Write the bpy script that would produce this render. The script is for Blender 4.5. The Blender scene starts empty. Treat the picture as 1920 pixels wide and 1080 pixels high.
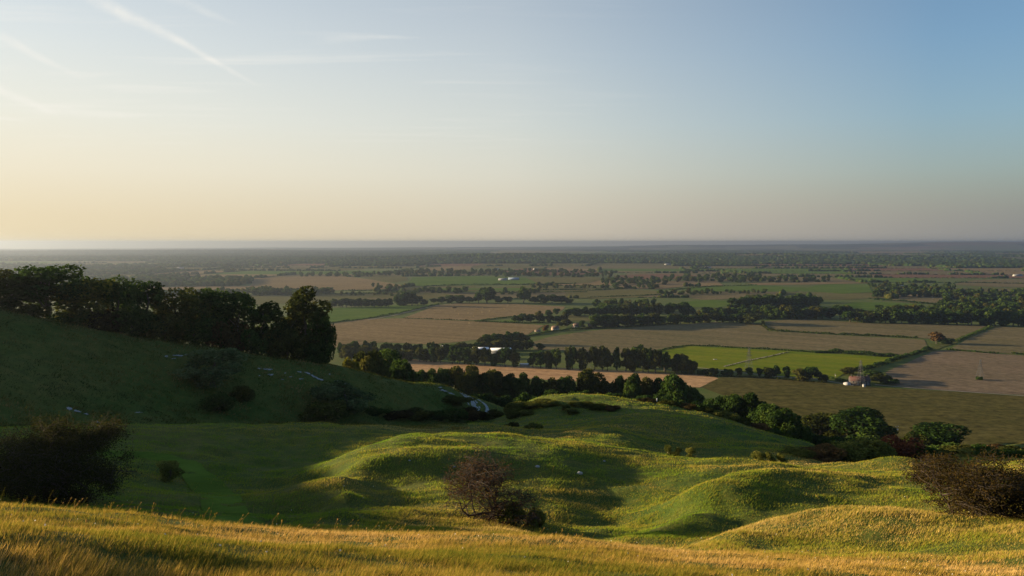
import bpy, bmesh, math, random
import numpy as np
from mathutils import Vector, Matrix

SC = bpy.context.scene
COL = SC.collection
rng = np.random.default_rng(7)
random.seed(7)
R = math.radians

# ------------------------------------------------------------------ camera
F = 1507.0                      # focal length in photograph pixels (1920 wide)
CAMZ = 150.0                    # the plain is z = 0
YE = 454.0                      # eye-level line
PITCH = math.atan((540 - YE) / F)
cam = bpy.data.cameras.new("camera")
cam.sensor_width = 36.0
cam.lens = F / 1920 * 36
cam.clip_start = 0.1
cam.clip_end = 120000
camo = bpy.data.objects.new("camera", cam)
COL.objects.link(camo)
camo.location = (0, 0, CAMZ)
camo.rotation_euler = (R(90) - PITCH, 0, 0)
SC.camera = camo
cp, sp = math.cos(PITCH), math.sin(PITCH)


def pdir(x, y):
    """direction of a sight line, given in photograph pixels; used to survey the place"""
    u, v = (x - 960) / F, (540 - y) / F
    return np.array([u, cp + v * sp, -sp + v * cp])


def az_p(x, y):
    d = pdir(x, y)
    return math.atan2(d[0], d[1]), -d[2] / math.hypot(d[0], d[1])


# ------------------------------------------------------------------ noise
def _h(ix, iy, s):
    n = np.sin(ix * 127.1 + iy * 311.7 + s * 74.7) * 43758.5453
    return n - np.floor(n)


def vnoise(x, y, s=0):
    x = np.asarray(x, float); y = np.asarray(y, float)
    ix, iy = np.floor(x), np.floor(y)
    fx, fy = x - ix, y - iy
    fx = fx * fx * (3 - 2 * fx); fy = fy * fy * (3 - 2 * fy)
    a = _h(ix, iy, s); b = _h(ix + 1, iy, s); c = _h(ix, iy + 1, s); d = _h(ix + 1, iy + 1, s)
    return (a + (b - a) * fx) * (1 - fy) + (c + (d - c) * fx) * fy - 0.5


def fbm(x, y, s=0, o=3):
    v, a, t = 0, 1.0, 0
    for k in range(o):
        v = v + a * vnoise(x * 2 ** k, y * 2 ** k, s + 13 * k); t += a; a *= 0.5
    return v / t


def sstep(a, b, x):
    t = np.clip((np.asarray(x, float) - a) / (b - a), 0, 1)
    return t * t * (3 - 2 * t)


# ------------------------------------------------------------------ near terrain: surveyed heights, thin-plate spline
PTS = []                                   # (azimuth, ln d, depression)


def S(x, *dy):
    for d, y in dy:
        a, p = az_p(x, y)
        PTS.append((a, math.log(d), p))


def Z(azd, *dz):
    for d, z in dz:
        PTS.append((R(azd), math.log(d), -z / d))


def edge(x):
    return float(np.interp(x, [-300, 0, 200, 400, 600, 800, 1000, 1200, 1300, 1600, 1920, 2300],
                           [942, 950, 962, 986, 998, 1001, 1006, 1030, 1041, 1052, 1074, 1095]))


for x in (-300, 0, 200, 400, 600, 800, 1000, 1200, 1400, 1600, 1900, 2250):
    e = edge(x)
    for d in (3, 7, 13, 22, 30, 35):
        a, p = az_p(x, e)
        a0, pc = az_p(960, e)
        PTS.append((a, math.log(d), p + (1.6 / d - 1.6 / 35)))
# the bowl, the spur with the hanging trees, the humps and hollows beyond
S(-250, (43, 962), (60, 925), (80, 880), (110, 815), (150, 800), (175, 670), (199, 548), (215, 550), (300, 640))
S(0, (43, 964), (50, 967), (60, 945), (75, 905), (95, 848), (112, 812), (125, 800), (140, 802), (150, 796), (165, 725), (182, 640), (196, 582), (208, 584), (240, 610), (300, 655))
S(200, (43, 980), (52, 970), (60, 956), (75, 922), (95, 862), (110, 822), (122, 800), (138, 802), (153, 794), (168, 738), (184, 672), (198, 624), (209, 625), (240, 645), (300, 680))
S(400, (42, 1000), (48, 988), (60, 962), (75, 926), (95, 872), (110, 828), (122, 798), (138, 802), (163, 794), (176, 740), (188, 694), (200, 655), (211, 656), (240, 675), (300, 700))
S(540, (42, 1012), (48, 1002), (56, 984), (66, 966), (80, 926), (95, 880), (112, 828), (126, 796), (140, 803), (170, 794), (182, 745), (192, 708), (202, 676), (213, 678), (245, 700), (300, 720))
S(610, (42, 1012), (48, 998), (56, 970), (66, 950), (80, 910), (95, 868), (112, 824), (127, 795), (142, 803))
S(650, (42, 1013), (48, 998), (56, 962), (66, 922), (74, 893), (84, 868), (95, 862), (112, 818), (127, 796), (142, 803), (176, 792), (188, 745), (198, 715), (206, 693), (218, 696), (250, 716), (300, 735))
S(690, (42, 1013), (48, 1000), (56, 978), (66, 950), (74, 912), (78, 894), (81, 864), (90, 836), (98, 842), (112, 820), (127, 798), (142, 803))
S(740, (42, 1014), (48, 1002), (56, 982), (65, 955), (72, 920), (78.5, 892), (80.5, 870), (82.5, 851), (88, 838), (96, 820), (106, 828), (128, 801), (145, 806), (185, 790), (200, 740), (213, 713), (226, 718), (260, 735), (310, 750))
S(850, (42, 1016), (50, 998), (58, 976), (67, 945), (74, 912), (79, 891), (81.5, 869), (83.5, 850), (90, 832), (100, 814), (112, 822), (130, 806), (148, 812), (200, 789), (214, 752), (226, 730), (238, 734), (270, 752), (320, 765))
S(897, (100, 814), (113, 824), (128, 806), (138, 791), (150, 799), (190, 797), (215, 788), (228, 762), (240, 746), (252, 752), (290, 768))
S(930, (42, 1017), (50, 1004), (58, 984), (67, 950), (75, 914), (80, 890), (83, 865), (88, 844), (100, 814), (113, 826), (128, 812), (140, 800), (160, 806), (200, 797), (226, 786), (246, 764), (258, 770))
S(965, (100, 816), (114, 828), (130, 814), (150, 806), (180, 796), (190, 786), (205, 772), (222, 775), (260, 790))
S(1010, (42, 1020), (50, 1012), (58, 1000), (66, 968), (73, 930), (79, 895), (88, 850), (101, 821), (114, 832), (130, 816), (150, 804), (170, 795), (183, 783), (196, 760), (210, 744), (225, 752), (270, 785))
S(1075, (42, 1024), (50, 1016), (60, 1000), (70, 958), (79, 905), (88, 860), (101, 827), (113, 833), (126, 811), (135, 806), (148, 803), (170, 792), (184, 780), (197, 757), (212, 740), (228, 750), (280, 785))
S(1130, (42, 1028), (50, 1018), (62, 998), (73, 950), (83, 892), (92, 855), (100, 834), (112, 838), (124, 812), (132, 802), (142, 800), (155, 786), (165, 789), (185, 778), (198, 757), (212, 740), (230, 752), (280, 785))
S(1190, (42, 1036), (50, 1026), (62, 1000), (74, 950), (86, 890), (99, 845), (112, 847), (124, 824), (133, 812), (145, 800), (158, 778), (168, 782), (188, 770), (205, 752), (216, 752), (235, 762))
S(1260, (41, 1042), (46, 1036), (56, 1012), (66, 972), (76, 928), (87, 884), (97, 854), (110, 862), (125, 848), (140, 818), (158, 779), (170, 783), (190, 773), (210, 761), (225, 764), (250, 780))
S(1300, (39, 1042), (44, 1024), (50, 1030), (57, 1010), (62, 965), (68, 918), (75, 935), (86, 886), (96, 858), (110, 868), (126, 850), (142, 820), (158, 783), (172, 786), (195, 775), (212, 768), (230, 775), (300, 800))
S(1365, (38, 1044), (43, 1022), (47, 1000), (50, 998), (56, 1008), (61, 980), (67, 918), (73, 892), (80, 902), (94, 863), (108, 876), (126, 852), (142, 824), (158, 793), (172, 795), (200, 786), (220, 790), (300, 815))
S(1440, (38, 1046), (44, 1030), (50, 982), (53.5, 972), (60, 990), (65, 955), (71, 908), (77, 879), (84, 890), (93, 871), (106, 880), (128, 850), (145, 828), (158, 815), (172, 818), (220, 812), (300, 830), (400, 842))
S(1520, (38, 1049), (45, 1028), (51, 972), (55, 956), (61, 978), (67, 946), (74, 906), (82, 881), (88, 890), (95, 877), (107, 886), (130, 862), (148, 842), (160, 831), (175, 835), (220, 835), (300, 842), (400, 845))
S(1600, (38, 1054), (45, 1028), (51, 968), (56, 947), (63, 975), (69, 948), (76, 908), (84, 888), (90, 894), (96, 881), (106, 884), (116, 872), (128, 878), (160, 862), (200, 858), (260, 856), (340, 852), (430, 847))
S(1680, (38, 1060), (45, 1032), (51, 972), (56, 953), (63, 975), (71, 938), (80, 908), (92, 890), (104, 884), (116, 858), (126, 866), (160, 864), (200, 860), (260, 857), (340, 852), (430, 847))
S(1770, (38, 1064), (44, 1022), (50, 985), (55, 967), (62, 966), (72, 935), (84, 905), (95, 893), (106, 886), (117, 876), (130, 876), (160, 866), (200, 861), (300, 854), (430, 847))
S(1880, (38, 1068), (44, 1030), (50, 995), (58, 978), (70, 944), (84, 912), (96, 897), (110, 884), (125, 874), (160, 864), (200, 860), (300, 853), (430, 847))
S(2150, (42, 1050), (52, 1005), (70, 955), (96, 905), (125, 880), (160, 868), (200, 862), (300, 855), (430, 847))
for azd, rz in ((-44, -7), (-47.5, -6), (-51, -4.5), (-54, -1), (-58, 4), (-63, 10.5), (-70, 10), (-80, 6), (-92, -2)):  # unseen ridge left of the view, crest heights set to shade the bowl
    Z(azd, (4, -2.5), (12, -5), (35, -10.5), (60, -17), (100, -22.5), (145, -24.5), (165, -21), (195, rz - 7), (213, rz), (232, rz), (252, rz - 2), (310, -18), (430, -60))
Z(46, (4, -3), (20, -8), (40, -16), (70, -25), (110, -35), (170, -52), (250, -77), (350, -108), (450, -134))
for azd in (-92, -75, -60, -45):
    Z(azd, (560, -105), (720, -150), (900, -150))
for x in (-200, 150, 400, 650, 850, 1050, 1200):
    S(x, (430, 773))
    S(x, (330, 775) if x > 800 else (360, 752))
for x in (-200, 100, 350, 600, 850, 1050, 1250):
    S(x, (540, 773))
    Z(math.degrees(az_p(x, 700)[0]), (700, -149.5), (880, -150))
for x in (1400, 1550, 1700, 1850, 2100):
    S(x, (500, 844))
    Z(math.degrees(az_p(x, 700)[0]), (585, -149.6), (700, -150), (880, -150))
Z(46, (585, -149.6), (880, -150))

PTS = np.array(PTS)
VS = 1.15


def _tk(r2):
    return np.where(r2 > 1e-18, 0.5 * r2 * np.log(np.maximum(r2, 1e-18)), 0.0)


def _tps_fit(P, lam=2e-6):
    n = len(P)
    u, v = P[:, 0], P[:, 1] * VS
    K = _tk((u[:, None] - u[None]) ** 2 + (v[:, None] - v[None]) ** 2)
    A = np.zeros((n + 3, n + 3))
    A[:n, :n] = K + lam * np.eye(n)
    A[:n, n] = 1; A[:n, n + 1] = u; A[:n, n + 2] = v
    A[n:, :n] = A[:n, n:].T
    b = np.zeros(n + 3); b[:n] = P[:, 2]
    return np.linalg.solve(A, b)


W = _tps_fit(PTS)


def _tps(a, l):
    out = np.empty(a.shape)
    u, v = PTS[:, 0], PTS[:, 1] * VS
    n = len(PTS)
    for i in range(0, len(a), 20000):
        aa = a[i:i + 20000]; ll = l[i:i + 20000] * VS
        r2 = (aa[:, None] - u[None]) ** 2 + (ll[:, None] - v[None]) ** 2
        out[i:i + 20000] = _tk(r2) @ W[:n] + W[n] + W[n + 1] * aa + W[n + 2] * ll
    return out


def relief(x, y):
    """the gently rolling plain and the ridges far off"""
    d = np.hypot(x, y)
    a = np.arctan2(x, y)
    z = 26 * sstep(3800, 8500, d) * (fbm(x / 2600 + 3.1, y / 1300 + 1.7, 5, 3) + 0.12)
    z = z + 44 * np.exp(-((d - 6700) / 650) ** 2) * np.exp(-((a - 0.005) / 0.16) ** 2)
    z = z + 30 * np.exp(-((d - 8200) / 800) ** 2) * np.exp(-((a - 0.33) / 0.22) ** 2)
    ridge = np.interp(a, [-0.7, -0.45, -0.2, 0.0, 0.12, 0.2, 0.3, 0.42, 0.5, 0.58, 0.7], [0, 5, 16, 34, 60, 112, 98, 150, 194, 186, 165])
    z = z + ridge * sstep(17500, 24500, d) * (1 - 0.6 * sstep(26000, 34000, d)) + 30 * sstep(13000, 18000, d) * fbm(x / 1500, y / 2500, 9, 4)
    z = z + 38 * np.exp(-((d - 13500) / 1300) ** 2) * (fbm(a * 6, d * 0, 3, 2) + 0.35)
    return z - d * d / 1.48e7          # the earth's own curve


def H(x, y):
    x = np.atleast_1d(np.asarray(x, float)); y = np.atleast_1d(np.asarray(y, float))
    d = np.maximum(np.hypot(x, y), 2.5)
    a = np.clip(np.arctan2(x, y), R(-92), R(46))
    z = np.empty(x.shape)
    near = d < 860
    zr = relief(x, y)
    z[:] = zr
    if near.any():
        dn = d[near]
        p = _tps(a[near], np.log(dn))
        zn = CAMZ - p * dn
        xx, yy = x[near], y[near]
        amp = np.interp(dn, [3, 15, 40, 60, 200, 400, 600], [0.12, 0.42, 0.5, 0.68, 0.95, 0.9, 0.0])
        hum = fbm(xx / 4.2 + 0.4 * vnoise(xx / 3, yy / 3, 2), yy / 2.6, 21, 3)
        zn = zn + amp * (hum + 0.5 * np.abs(vnoise(xx / 9, yy / 7, 31)) - 0.12)
        w = sstep(640, 850, dn)
        z[near] = zn * (1 - w) + zr[near] * w
    return z


def h1(x, y):
    return float(H(x, y)[0])


_dm = np.exp(np.linspace(math.log(3.0), math.log(45000), 620))


def hit(x, y):
    """where the sight line through a pixel of the photograph meets the ground"""
    v = pdir(x, y); hl = math.hypot(v[0], v[1])
    gx, gy = v[0] / hl, v[1] / hl; s = v[2] / hl
    g = H(gx * _dm, gy * _dm) - (CAMZ + s * _dm)
    k = np.nonzero(g > 0)[0]
    if not len(k):
        return gx * 24000, gy * 24000, h1(gx * 24000, gy * 24000)
    k = max(int(k[0]), 1)
    lo, hi = _dm[k - 1], _dm[k]
    for _ in range(2):
        t = np.linspace(lo, hi, 24)
        g = H(gx * t, gy * t) - (CAMZ + s * t)
        j = max(int(np.argmax(g > 0)), 1)
        lo, hi = t[j - 1], t[j]
    d = 0.5 * (lo + hi)
    return gx * d, gy * d, h1(gx * d, gy * d)


def at(x, d):
    a, _ = az_p(x, 620)
    X, Y = math.sin(a) * d, math.cos(a) * d
    return X, Y, h1(X, Y)


# ------------------------------------------------------------------ objects
def mesh_obj(name, V, Fc, mat, parent=None, smooth=False, mats=None, midx=None, col=None):
    me = bpy.data.meshes.new(name)
    V = np.asarray(V, np.float32)
    me.vertices.add(len(V)); me.vertices.foreach_set("co", V.ravel())
    if isinstance(Fc, np.ndarray):
        n, k = Fc.shape
        me.loops.add(n * k); me.loops.foreach_set("vertex_index", Fc.astype(np.int32).ravel())
        me.polygons.add(n)
        me.polygons.foreach_set("loop_start", np.arange(0, n * k, k, dtype=np.int32))
    else:
        flat = [i for f in Fc for i in f]
        me.loops.add(len(flat)); me.loops.foreach_set("vertex_index", flat)
        me.polygons.add(len(Fc))
        st = np.cumsum([0] + [len(f) for f in Fc[:-1]])
        me.polygons.foreach_set("loop_start", st.astype(np.int32))
        n = len(Fc)
    for m in (mats or [mat]):
        me.materials.append(m)
    if midx is not None:
        me.polygons.foreach_set("material_index", np.asarray(midx, np.int32))
    if smooth:
        me.polygons.foreach_set("use_smooth", np.ones(n, bool))
    me.update(calc_edges=True)
    if col is not None:                         # per-vertex hue variation of real leaves / blades
        at_ = me.attributes.new("tint", 'FLOAT', 'POINT')
        at_.data.foreach_set("value", np.asarray(col, np.float32))
    o = bpy.data.objects.new(name, me)
    COL.objects.link(o)
    if parent is not None:
        o.parent = parent
    return o


def empty(name, loc, rz=0.0, sc=1.0):
    o = bpy.data.objects.new(name, None)
    o.empty_display_size = 0.5
    COL.objects.link(o)
    o.location = loc; o.rotation_euler = (0, 0, rz)
    o.scale = (sc, sc, sc) if not isinstance(sc, (tuple, list)) else sc
    return o


def tag(o, label=None, cat=None, group=None, kind=None):
    if label: o["label"] = label
    if cat: o["category"] = cat
    if group: o["group"] = group
    if kind: o["kind"] = kind
    return o


# ------------------------------------------------------------------ materials
def nmat(name):
    m = bpy.data.materials.new(name); m.use_nodes = True
    nt = m.node_tree; nt.nodes.clear()
    out = nt.nodes.new("ShaderNodeOutputMaterial")
    return m, nt, out


def N(nt, t, **kw):
    n = nt.nodes.new(t)
    for k, v in kw.items():
        if k in n.inputs:
            n.inputs[k].default_value = v
        else:
            setattr(n, k, v)
    return n


def ramp(nt, fac, stops, interp='LINEAR'):
    r = nt.nodes.new("ShaderNodeValToRGB")
    r.color_ramp.interpolation = interp
    e = r.color_ramp.elements
    while len(e) < len(stops):
        e.new(0.5)
    for i, (p, c) in enumerate(stops):
        e[i].position = p; e[i].color = (*c, 1)
    nt.links.new(fac, r.inputs[0])
    return r.outputs[0]


def mixc(nt, fac, a, b, mode='MIX'):
    m = nt.nodes.new("ShaderNodeMix"); m.data_type = 'RGBA'; m.blend_type = mode
    for s, v in ((0, fac), (6, a), (7, b)):
        if hasattr(v, "links"):
            nt.links.new(v, m.inputs[s])
        else:
            m.inputs[s].default_value = (*v, 1) if isinstance(v, tuple) else v
    return m.outputs[2]


def plain(name, c, rough=0.8, var=0.25, scale=0.6, metal=0.0):
    m, nt, out = nmat(name)
    tc = N(nt, "ShaderNodeTexCoord")
    ns = N(nt, "ShaderNodeTexNoise", Scale=scale, Detail=6.0)
    nt.links.new(tc.outputs["Object"], ns.inputs["Vector"])
    c0 = tuple(v * (1 - var) for v in c); c1 = tuple(min(v * (1 + var), 1) for v in c)
    cc = ramp(nt, ns.outputs[0], [(0.3, c0), (0.7, c1)])
    b = N(nt, "ShaderNodeBsdfPrincipled", Roughness=rough, Metallic=metal)
    nt.links.new(cc, b.inputs["Base Color"])
    nt.links.new(b.outputs[0], out.inputs[0])
    return m
# ------------------------------------------------------------------ ground sheet
def m_down():
    m, nt, out = nmat("downland_turf")
    L = nt.links.new
    g = N(nt, "ShaderNodeNewGeometry")
    n1 = N(nt, "ShaderNodeTexNoise", Scale=0.045, Detail=5.0); L(g.outputs["Position"], n1.inputs["Vector"])
    n2 = N(nt, "ShaderNodeTexNoise", Scale=0.55, Detail=8.0, Roughness=0.65); L(g.outputs["Position"], n2.inputs["Vector"])
    n3 = N(nt, "ShaderNodeTexNoise", Scale=5.0, Detail=6.0, Roughness=0.7); L(g.outputs["Position"], n3.inputs["Vector"])
    c1 = ramp(nt, n2.outputs[0], [(0.28, (0.026, 0.050, 0.008)), (0.47, (0.065, 0.100, 0.015)), (0.62, (0.115, 0.122, 0.021)), (0.78, (0.16, 0.125, 0.035))])
    c2 = ramp(nt, n1.outputs[0], [(0.35, (0.045, 0.090, 0.012)), (0.65, (0.125, 0.115, 0.025))])
    c = mixc(nt, 0.45, c1, c2)
    c3 = ramp(nt, n3.outputs[0], [(0.25, (0.45, 0.45, 0.45)), (0.7, (1.25, 1.25, 1.2))])
    c = mixc(nt, 0.85, c, c3, 'MULTIPLY')
    b = N(nt, "ShaderNodeBsdfPrincipled", Roughness=0.95)
    b.inputs["Specular IOR Level"].default_value = 0.1
    L(c, b.inputs["Base Color"])
    ad = N(nt, "ShaderNodeMath", operation='ADD'); L(n2.outputs[0], ad.inputs[0])
    ml = N(nt, "ShaderNodeMath", operation='MULTIPLY'); ml.inputs[1].default_value = 0.45
    L(n3.outputs[0], ml.inputs[0]); L(ml.outputs[0], ad.inputs[1])
    bp = N(nt, "ShaderNodeBump", Strength=0.9, Distance=0.5); L(ad.outputs[0], bp.inputs["Height"])
    L(bp.outputs[0], b.inputs["Normal"])
    L(b.outputs[0], out.inputs[0])
    return m


M_DOWN = m_down()


def polar_sheet(name, azs, ds, mat, lift=0.0):
    A, D = np.meshgrid(azs, ds)
    x = (np.sin(A) * D).ravel(); y = (np.cos(A) * D).ravel()
    z = H(x, y) + lift
    nr, nc = D.shape
    i = (np.arange(nr - 1)[:, None] * nc + np.arange(nc - 1)[None]).ravel()
    q = np.stack([i, i + 1, i + nc + 1, i + nc], 1)
    return np.stack([x, y, z], 1), q


azs = np.concatenate([np.radians(np.linspace(-100, -40, 90))[:-1], np.radians(np.linspace(-40, 36, 640)), np.radians(np.linspace(36, 62, 30))[1:]])
ds = np.concatenate([[0.3, 1.2, 2.0], np.exp(np.linspace(math.log(3), math.log(860), 560)), np.exp(np.linspace(math.log(900), math.log(28500), 90))])
gv, gq = polar_sheet("ground", azs, ds, M_DOWN)
ground = mesh_obj("ground", gv, gq[:, ::-1].copy(), M_DOWN, smooth=True)
tag(ground, kind="structure")
# ------------------------------------------------------------------ fields of the plain
def m_field(name, ca, cb, ang, stripe=14.0, patch=0.006, cc=None, contrast=1.0):
    """crop or stubble: drill / swath lines along ANG degrees, broad patches of ripeness"""
    m, nt, out = nmat(name)
    L = nt.links.new
    g = N(nt, "ShaderNodeNewGeometry")
    mp = N(nt, "ShaderNodeMapping"); mp.inputs["Rotation"].default_value = (0, 0, R(ang))
    L(g.outputs["Position"], mp.inputs["Vector"])
    ms = N(nt, "ShaderNodeMapping"); ms.inputs["Scale"].default_value = (1 / stripe, 1 / (stripe * 45), 0)
    L(mp.outputs[0], ms.inputs["Vector"])
    n1 = N(nt, "ShaderNodeTexNoise", Scale=1.0, Detail=4.0, Roughness=0.65); L(ms.outputs[0], n1.inputs["Vector"])
    n2 = N(nt, "ShaderNodeTexNoise", Scale=patch, Detail=5.0, Roughness=0.6); L(g.outputs["Position"], n2.inputs["Vector"])
    n3 = N(nt, "ShaderNodeTexNoise", Scale=0.11, Detail=5.0, Roughness=0.75); L(g.outputs["Position"], n3.inputs["Vector"])
    c1 = ramp(nt, n1.outputs[0], [(0.40, ca), (0.60, cb)])
    c2 = ramp(nt, n2.outputs[0], [(0.3, cc or ca), (0.7, cb)])
    c = mixc(nt, 0.4, c1, c2)
    k = 0.38 * contrast
    c3 = ramp(nt, n3.outputs[0], [(0.3, (1 - k,) * 3), (0.7, (1 + k,) * 3)])
    c = mixc(nt, 1.0, c, c3, 'MULTIPLY')
    b = N(nt, "ShaderNodeBsdfDiffuse"); L(c, b.inputs[0])
    L(b.outputs[0], out.inputs[0])
    return m


STUB = m_field("stubble_tan", (0.154, 0.111, 0.057), (0.229, 0.165, 0.087), -62, 11, cc=(0.134, 0.104, 0.050))
STUB2 = m_field("stubble_pale", (0.111, 0.092, 0.048), (0.172, 0.136, 0.075), -52, 16, cc=(0.094, 0.094, 0.042))
STUB3 = m_field("stubble_pink", (0.137, 0.097, 0.060), (0.194, 0.143, 0.095), -38, 9, cc=(0.103, 0.095, 0.057))
ORNG = m_field("stubble_orange", (0.343, 0.202, 0.101), (0.444, 0.282, 0.146), -80, 8)
OLIV = m_field("standing_crop_olive", (0.064, 0.058, 0.016), (0.096, 0.081, 0.028), 85, 5, patch=0.02, cc=(0.050, 0.053, 0.015), contrast=1.5)
LIME = m_field("lush_green", (0.107, 0.144, 0.010), (0.165, 0.172, 0.018), -60, 18, patch=0.012, cc=(0.074, 0.123, 0.010), contrast=0.5)
GREN = m_field("pasture_green", (0.057, 0.106, 0.019), (0.106, 0.144, 0.031), 60, 20, cc=(0.045, 0.091, 0.019), contrast=0.6)
OLI2 = m_field("rough_pasture", (0.085, 0.085, 0.033), (0.137, 0.121, 0.052), 75, 20)
BROW = m_field("ploughed_brown", (0.122, 0.068, 0.043), (0.172, 0.100, 0.065), 70, 9)
VERG = m_field("field_margin", (0.057, 0.070, 0.020), (0.101, 0.101, 0.034), 20, 9, patch=0.03)
WOODF = m_field("woodland_floor", (0.020, 0.023, 0.010), (0.034, 0.034, 0.014), 20, 30)
TRACK = plain("pale_track", (0.20, 0.17, 0.12), 0.95, 0.2, 0.1)

from mathutils.geometry import tessellate_polygon
FIELD_POLYS = []


def inside(poly, x, y):
    x = np.asarray(x); y = np.asarray(y)
    r = np.zeros(x.shape, bool)
    n = len(poly)
    for i in range(n):
        x1, y1 = poly[i]; x2, y2 = poly[(i + 1) % n]
        c = ((y1 > y) != (y2 > y))
        r ^= c & (x < (x2 - x1) * (y - y1) / (y2 - y1 + 1e-12) + x1)
    return r


def drape(pts, lift, levels):
    tri = tessellate_polygon([[Vector((p[0], p[1], 0)) for p in pts]])
    V = [tuple(p) for p in pts]; T = [tuple(t) for t in tri]
    for _ in range(levels):
        mid = {}; T2 = []
        def m(a, b):
            k = (min(a, b), max(a, b))
            if k not in mid:
                mid[k] = len(V); V.append(((V[a][0] + V[b][0]) / 2, (V[a][1] + V[b][1]) / 2))
            return mid[k]
        for a, b, c in T:
            ab, bc, ca = m(a, b), m(b, c), m(c, a)
            T2 += [(a, ab, ca), (ab, b, bc), (ca, bc, c), (ab, bc, ca)]
        T = T2
    A = np.array(V)
    z = H(A[:, 0], A[:, 1]) + lift
    T = np.array(T)
    # faces up
    p = A[T]
    cr = (p[:, 1, 0] - p[:, 0, 0]) * (p[:, 2, 1] - p[:, 0, 1]) - (p[:, 1, 1] - p[:, 0, 1]) * (p[:, 2, 0] - p[:, 0, 0])
    T[cr < 0] = T[cr < 0][:, ::-1]
    return np.column_stack([A, z]), T


def soften(pts, step, amp, seed):
    """field edges are never ruler-straight"""
    out = []
    for i in range(len(pts)):
        a = np.array(pts[i]); b = np.array(pts[(i + 1) % len(pts)])
        n = max(1, int(np.hypot(*(b - a)) / step))
        nn = np.array([-(b - a)[1], (b - a)[0]]) / (np.hypot(*(b - a)) + 1e-9)
        for k in range(n):
            t = k / n
            q = a + (b - a) * t
            w = amp * 4 * t * (1 - t) + amp * 0.3
            q = q + nn * w * vnoise(q[0] / (step * 1.5), q[1] / (step * 1.5), seed) * 2
            out.append((q[0], q[1]))
    return out


def field(name, px, mat, lift, levels=3):
    g = [hit(x, y)[:2] for x, y in px]
    d = float(np.mean([math.hypot(*p) for p in g]))
    FIELD_POLYS.append(g)
    pts = soften(g, d * 0.035, d * 0.0025, len(FIELD_POLYS))
    V, T = drape(pts, lift, levels)
    o = mesh_obj(name, V, T, mat, smooth=True)
    tag(o, kind="structure")
    return o


# wide green verge sheet lies under all of them (the ground); then the fields of the photograph
field("field", [(623, 607), (690, 598), (757, 597), (893, 603), (1020, 610), (990, 627), (900, 636), (860, 641), (803, 646), (717, 642), (627, 652), (560, 660), (540, 620)], STUB, 0.25)
field("field", [(757, 596), (790, 584), (823, 572), (860, 569), (960, 570), (1060, 575), (1046, 586), (960, 594), (890, 601)], STUB, 0.25)
field("field", [(540, 590), (610, 579), (700, 574), (812, 571), (780, 579), (737, 590), (690, 597), (617, 606), (540, 612)], GREN, 0.3)
field("field", [(1000, 641), (1030, 632), (1100, 621), (1200, 613), (1340, 604), (1425, 609), (1440, 621), (1560, 628), (1733, 637), (1742, 655), (1698, 667), (1560, 659), (1400, 651), (1290, 647), (1222, 661), (1180, 664), (1100, 660), (1000, 655)], STUB2, 0.25)
field("field", [(1434, 603), (1500, 598), (1640, 607), (1852, 611), (1795, 638), (1735, 635), (1560, 626), (1442, 618)], STUB2, 0.3)
field("field", [(1868, 613), (1920, 615), (2150, 622), (2150, 668), (1920, 665), (1780, 655), (1806, 641)], STUB2, 0.3)
field("field", [(1748, 659), (1775, 657), (1920, 667), (2150, 676), (2150, 752), (1920, 741), (1700, 726), (1652, 719), (1662, 698)], STUB3, 0.25)
field("field", [(1226, 661), (1292, 649), (1380, 653), (1473, 658), (1530, 662), (1673, 670), (1662, 682), (1604, 693), (1565, 711), (1527, 709), (1450, 704), (1361, 693), (1303, 691), (1240, 676)], LIME, 0.3)
field("field", [(700, 671), (760, 673), (860, 682), (993, 688), (1200, 697), (1330, 704), (1348, 710), (1312, 727), (1200, 722), (1100, 716), (900, 706), (700, 690)], ORNG, 0.3)
field("field", [(1352, 708), (1400, 704), (1500, 714), (1650, 727), (1920, 744), (2150, 757), (2150, 835), (1920, 834), (1700, 831), (1560, 812), (1450, 775), (1316, 727)], OLIV, 0.3)
# farther fields
field("field", [(470, 522), (560, 519), (640, 518), (700, 525), (766, 537), (740, 542), (620, 545), (470, 548)], STUB, 0.9)
field("field", [(676, 519), (720, 516), (760, 519), (765, 526), (735, 530), (700, 525)], OLI2, 1.0)
field("field", [(766, 536), (772, 520), (900, 518), (985, 521), (1130, 521), (1100, 531), (980, 534), (800, 537)], GREN, 0.9)
field("field", [(985, 521), (1060, 519), (1134, 521), (1105, 531), (1010, 533)], OLI2, 1.1)
field("field", [(470, 553), (600, 551), (760, 548), (830, 550), (860, 556), (800, 563), (700, 558), (620, 566), (470, 572)], OLI2, 0.6)
field("field", [(870, 540), (1000, 536), (1090, 537), (1190, 541), (1190, 548), (1060, 548), (960, 546), (870, 547)], OLI2, 0.7)
field("field", [(1060, 549), (1200, 543), (1250, 548), (1200, 558), (1120, 561), (1062, 558)], OLI2, 0.6)
field("field", [(790, 541), (870, 541), (1000, 540), (1000, 545), (900, 549), (800, 546)], GREN, 0.7)
field("field", [(1276, 542), (1330, 537), (1420, 535), (1516, 540), (1490, 547), (1390, 546), (1300, 547)], GREN, 0.7)
field("field", [(1290, 553), (1340, 552), (1410, 554), (1390, 560), (1320, 563), (1290, 559)], STUB2, 0.6)
field("field", [(1280, 566), (1330, 562), (1380, 566), (1350, 577), (1282, 576)], GREN, 0.5)
field("field", [(1160, 581), (1260, 583), (1345, 583), (1345, 588), (1250, 589), (1160, 588)], OLI2, 0.5)
field("field", [(1345, 592), (1400, 587), (1440, 588), (1430, 596), (1350, 599)], GREN, 0.5)
field("field", [(1436, 588), (1480, 584), (1540, 583), (1530, 594), (1440, 598)], GREN, 0.5)
field("field", [(1496, 545), (1530, 535), (1560, 533), (1634, 534), (1634, 548), (1580, 551)], GREN, 0.7)
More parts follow.
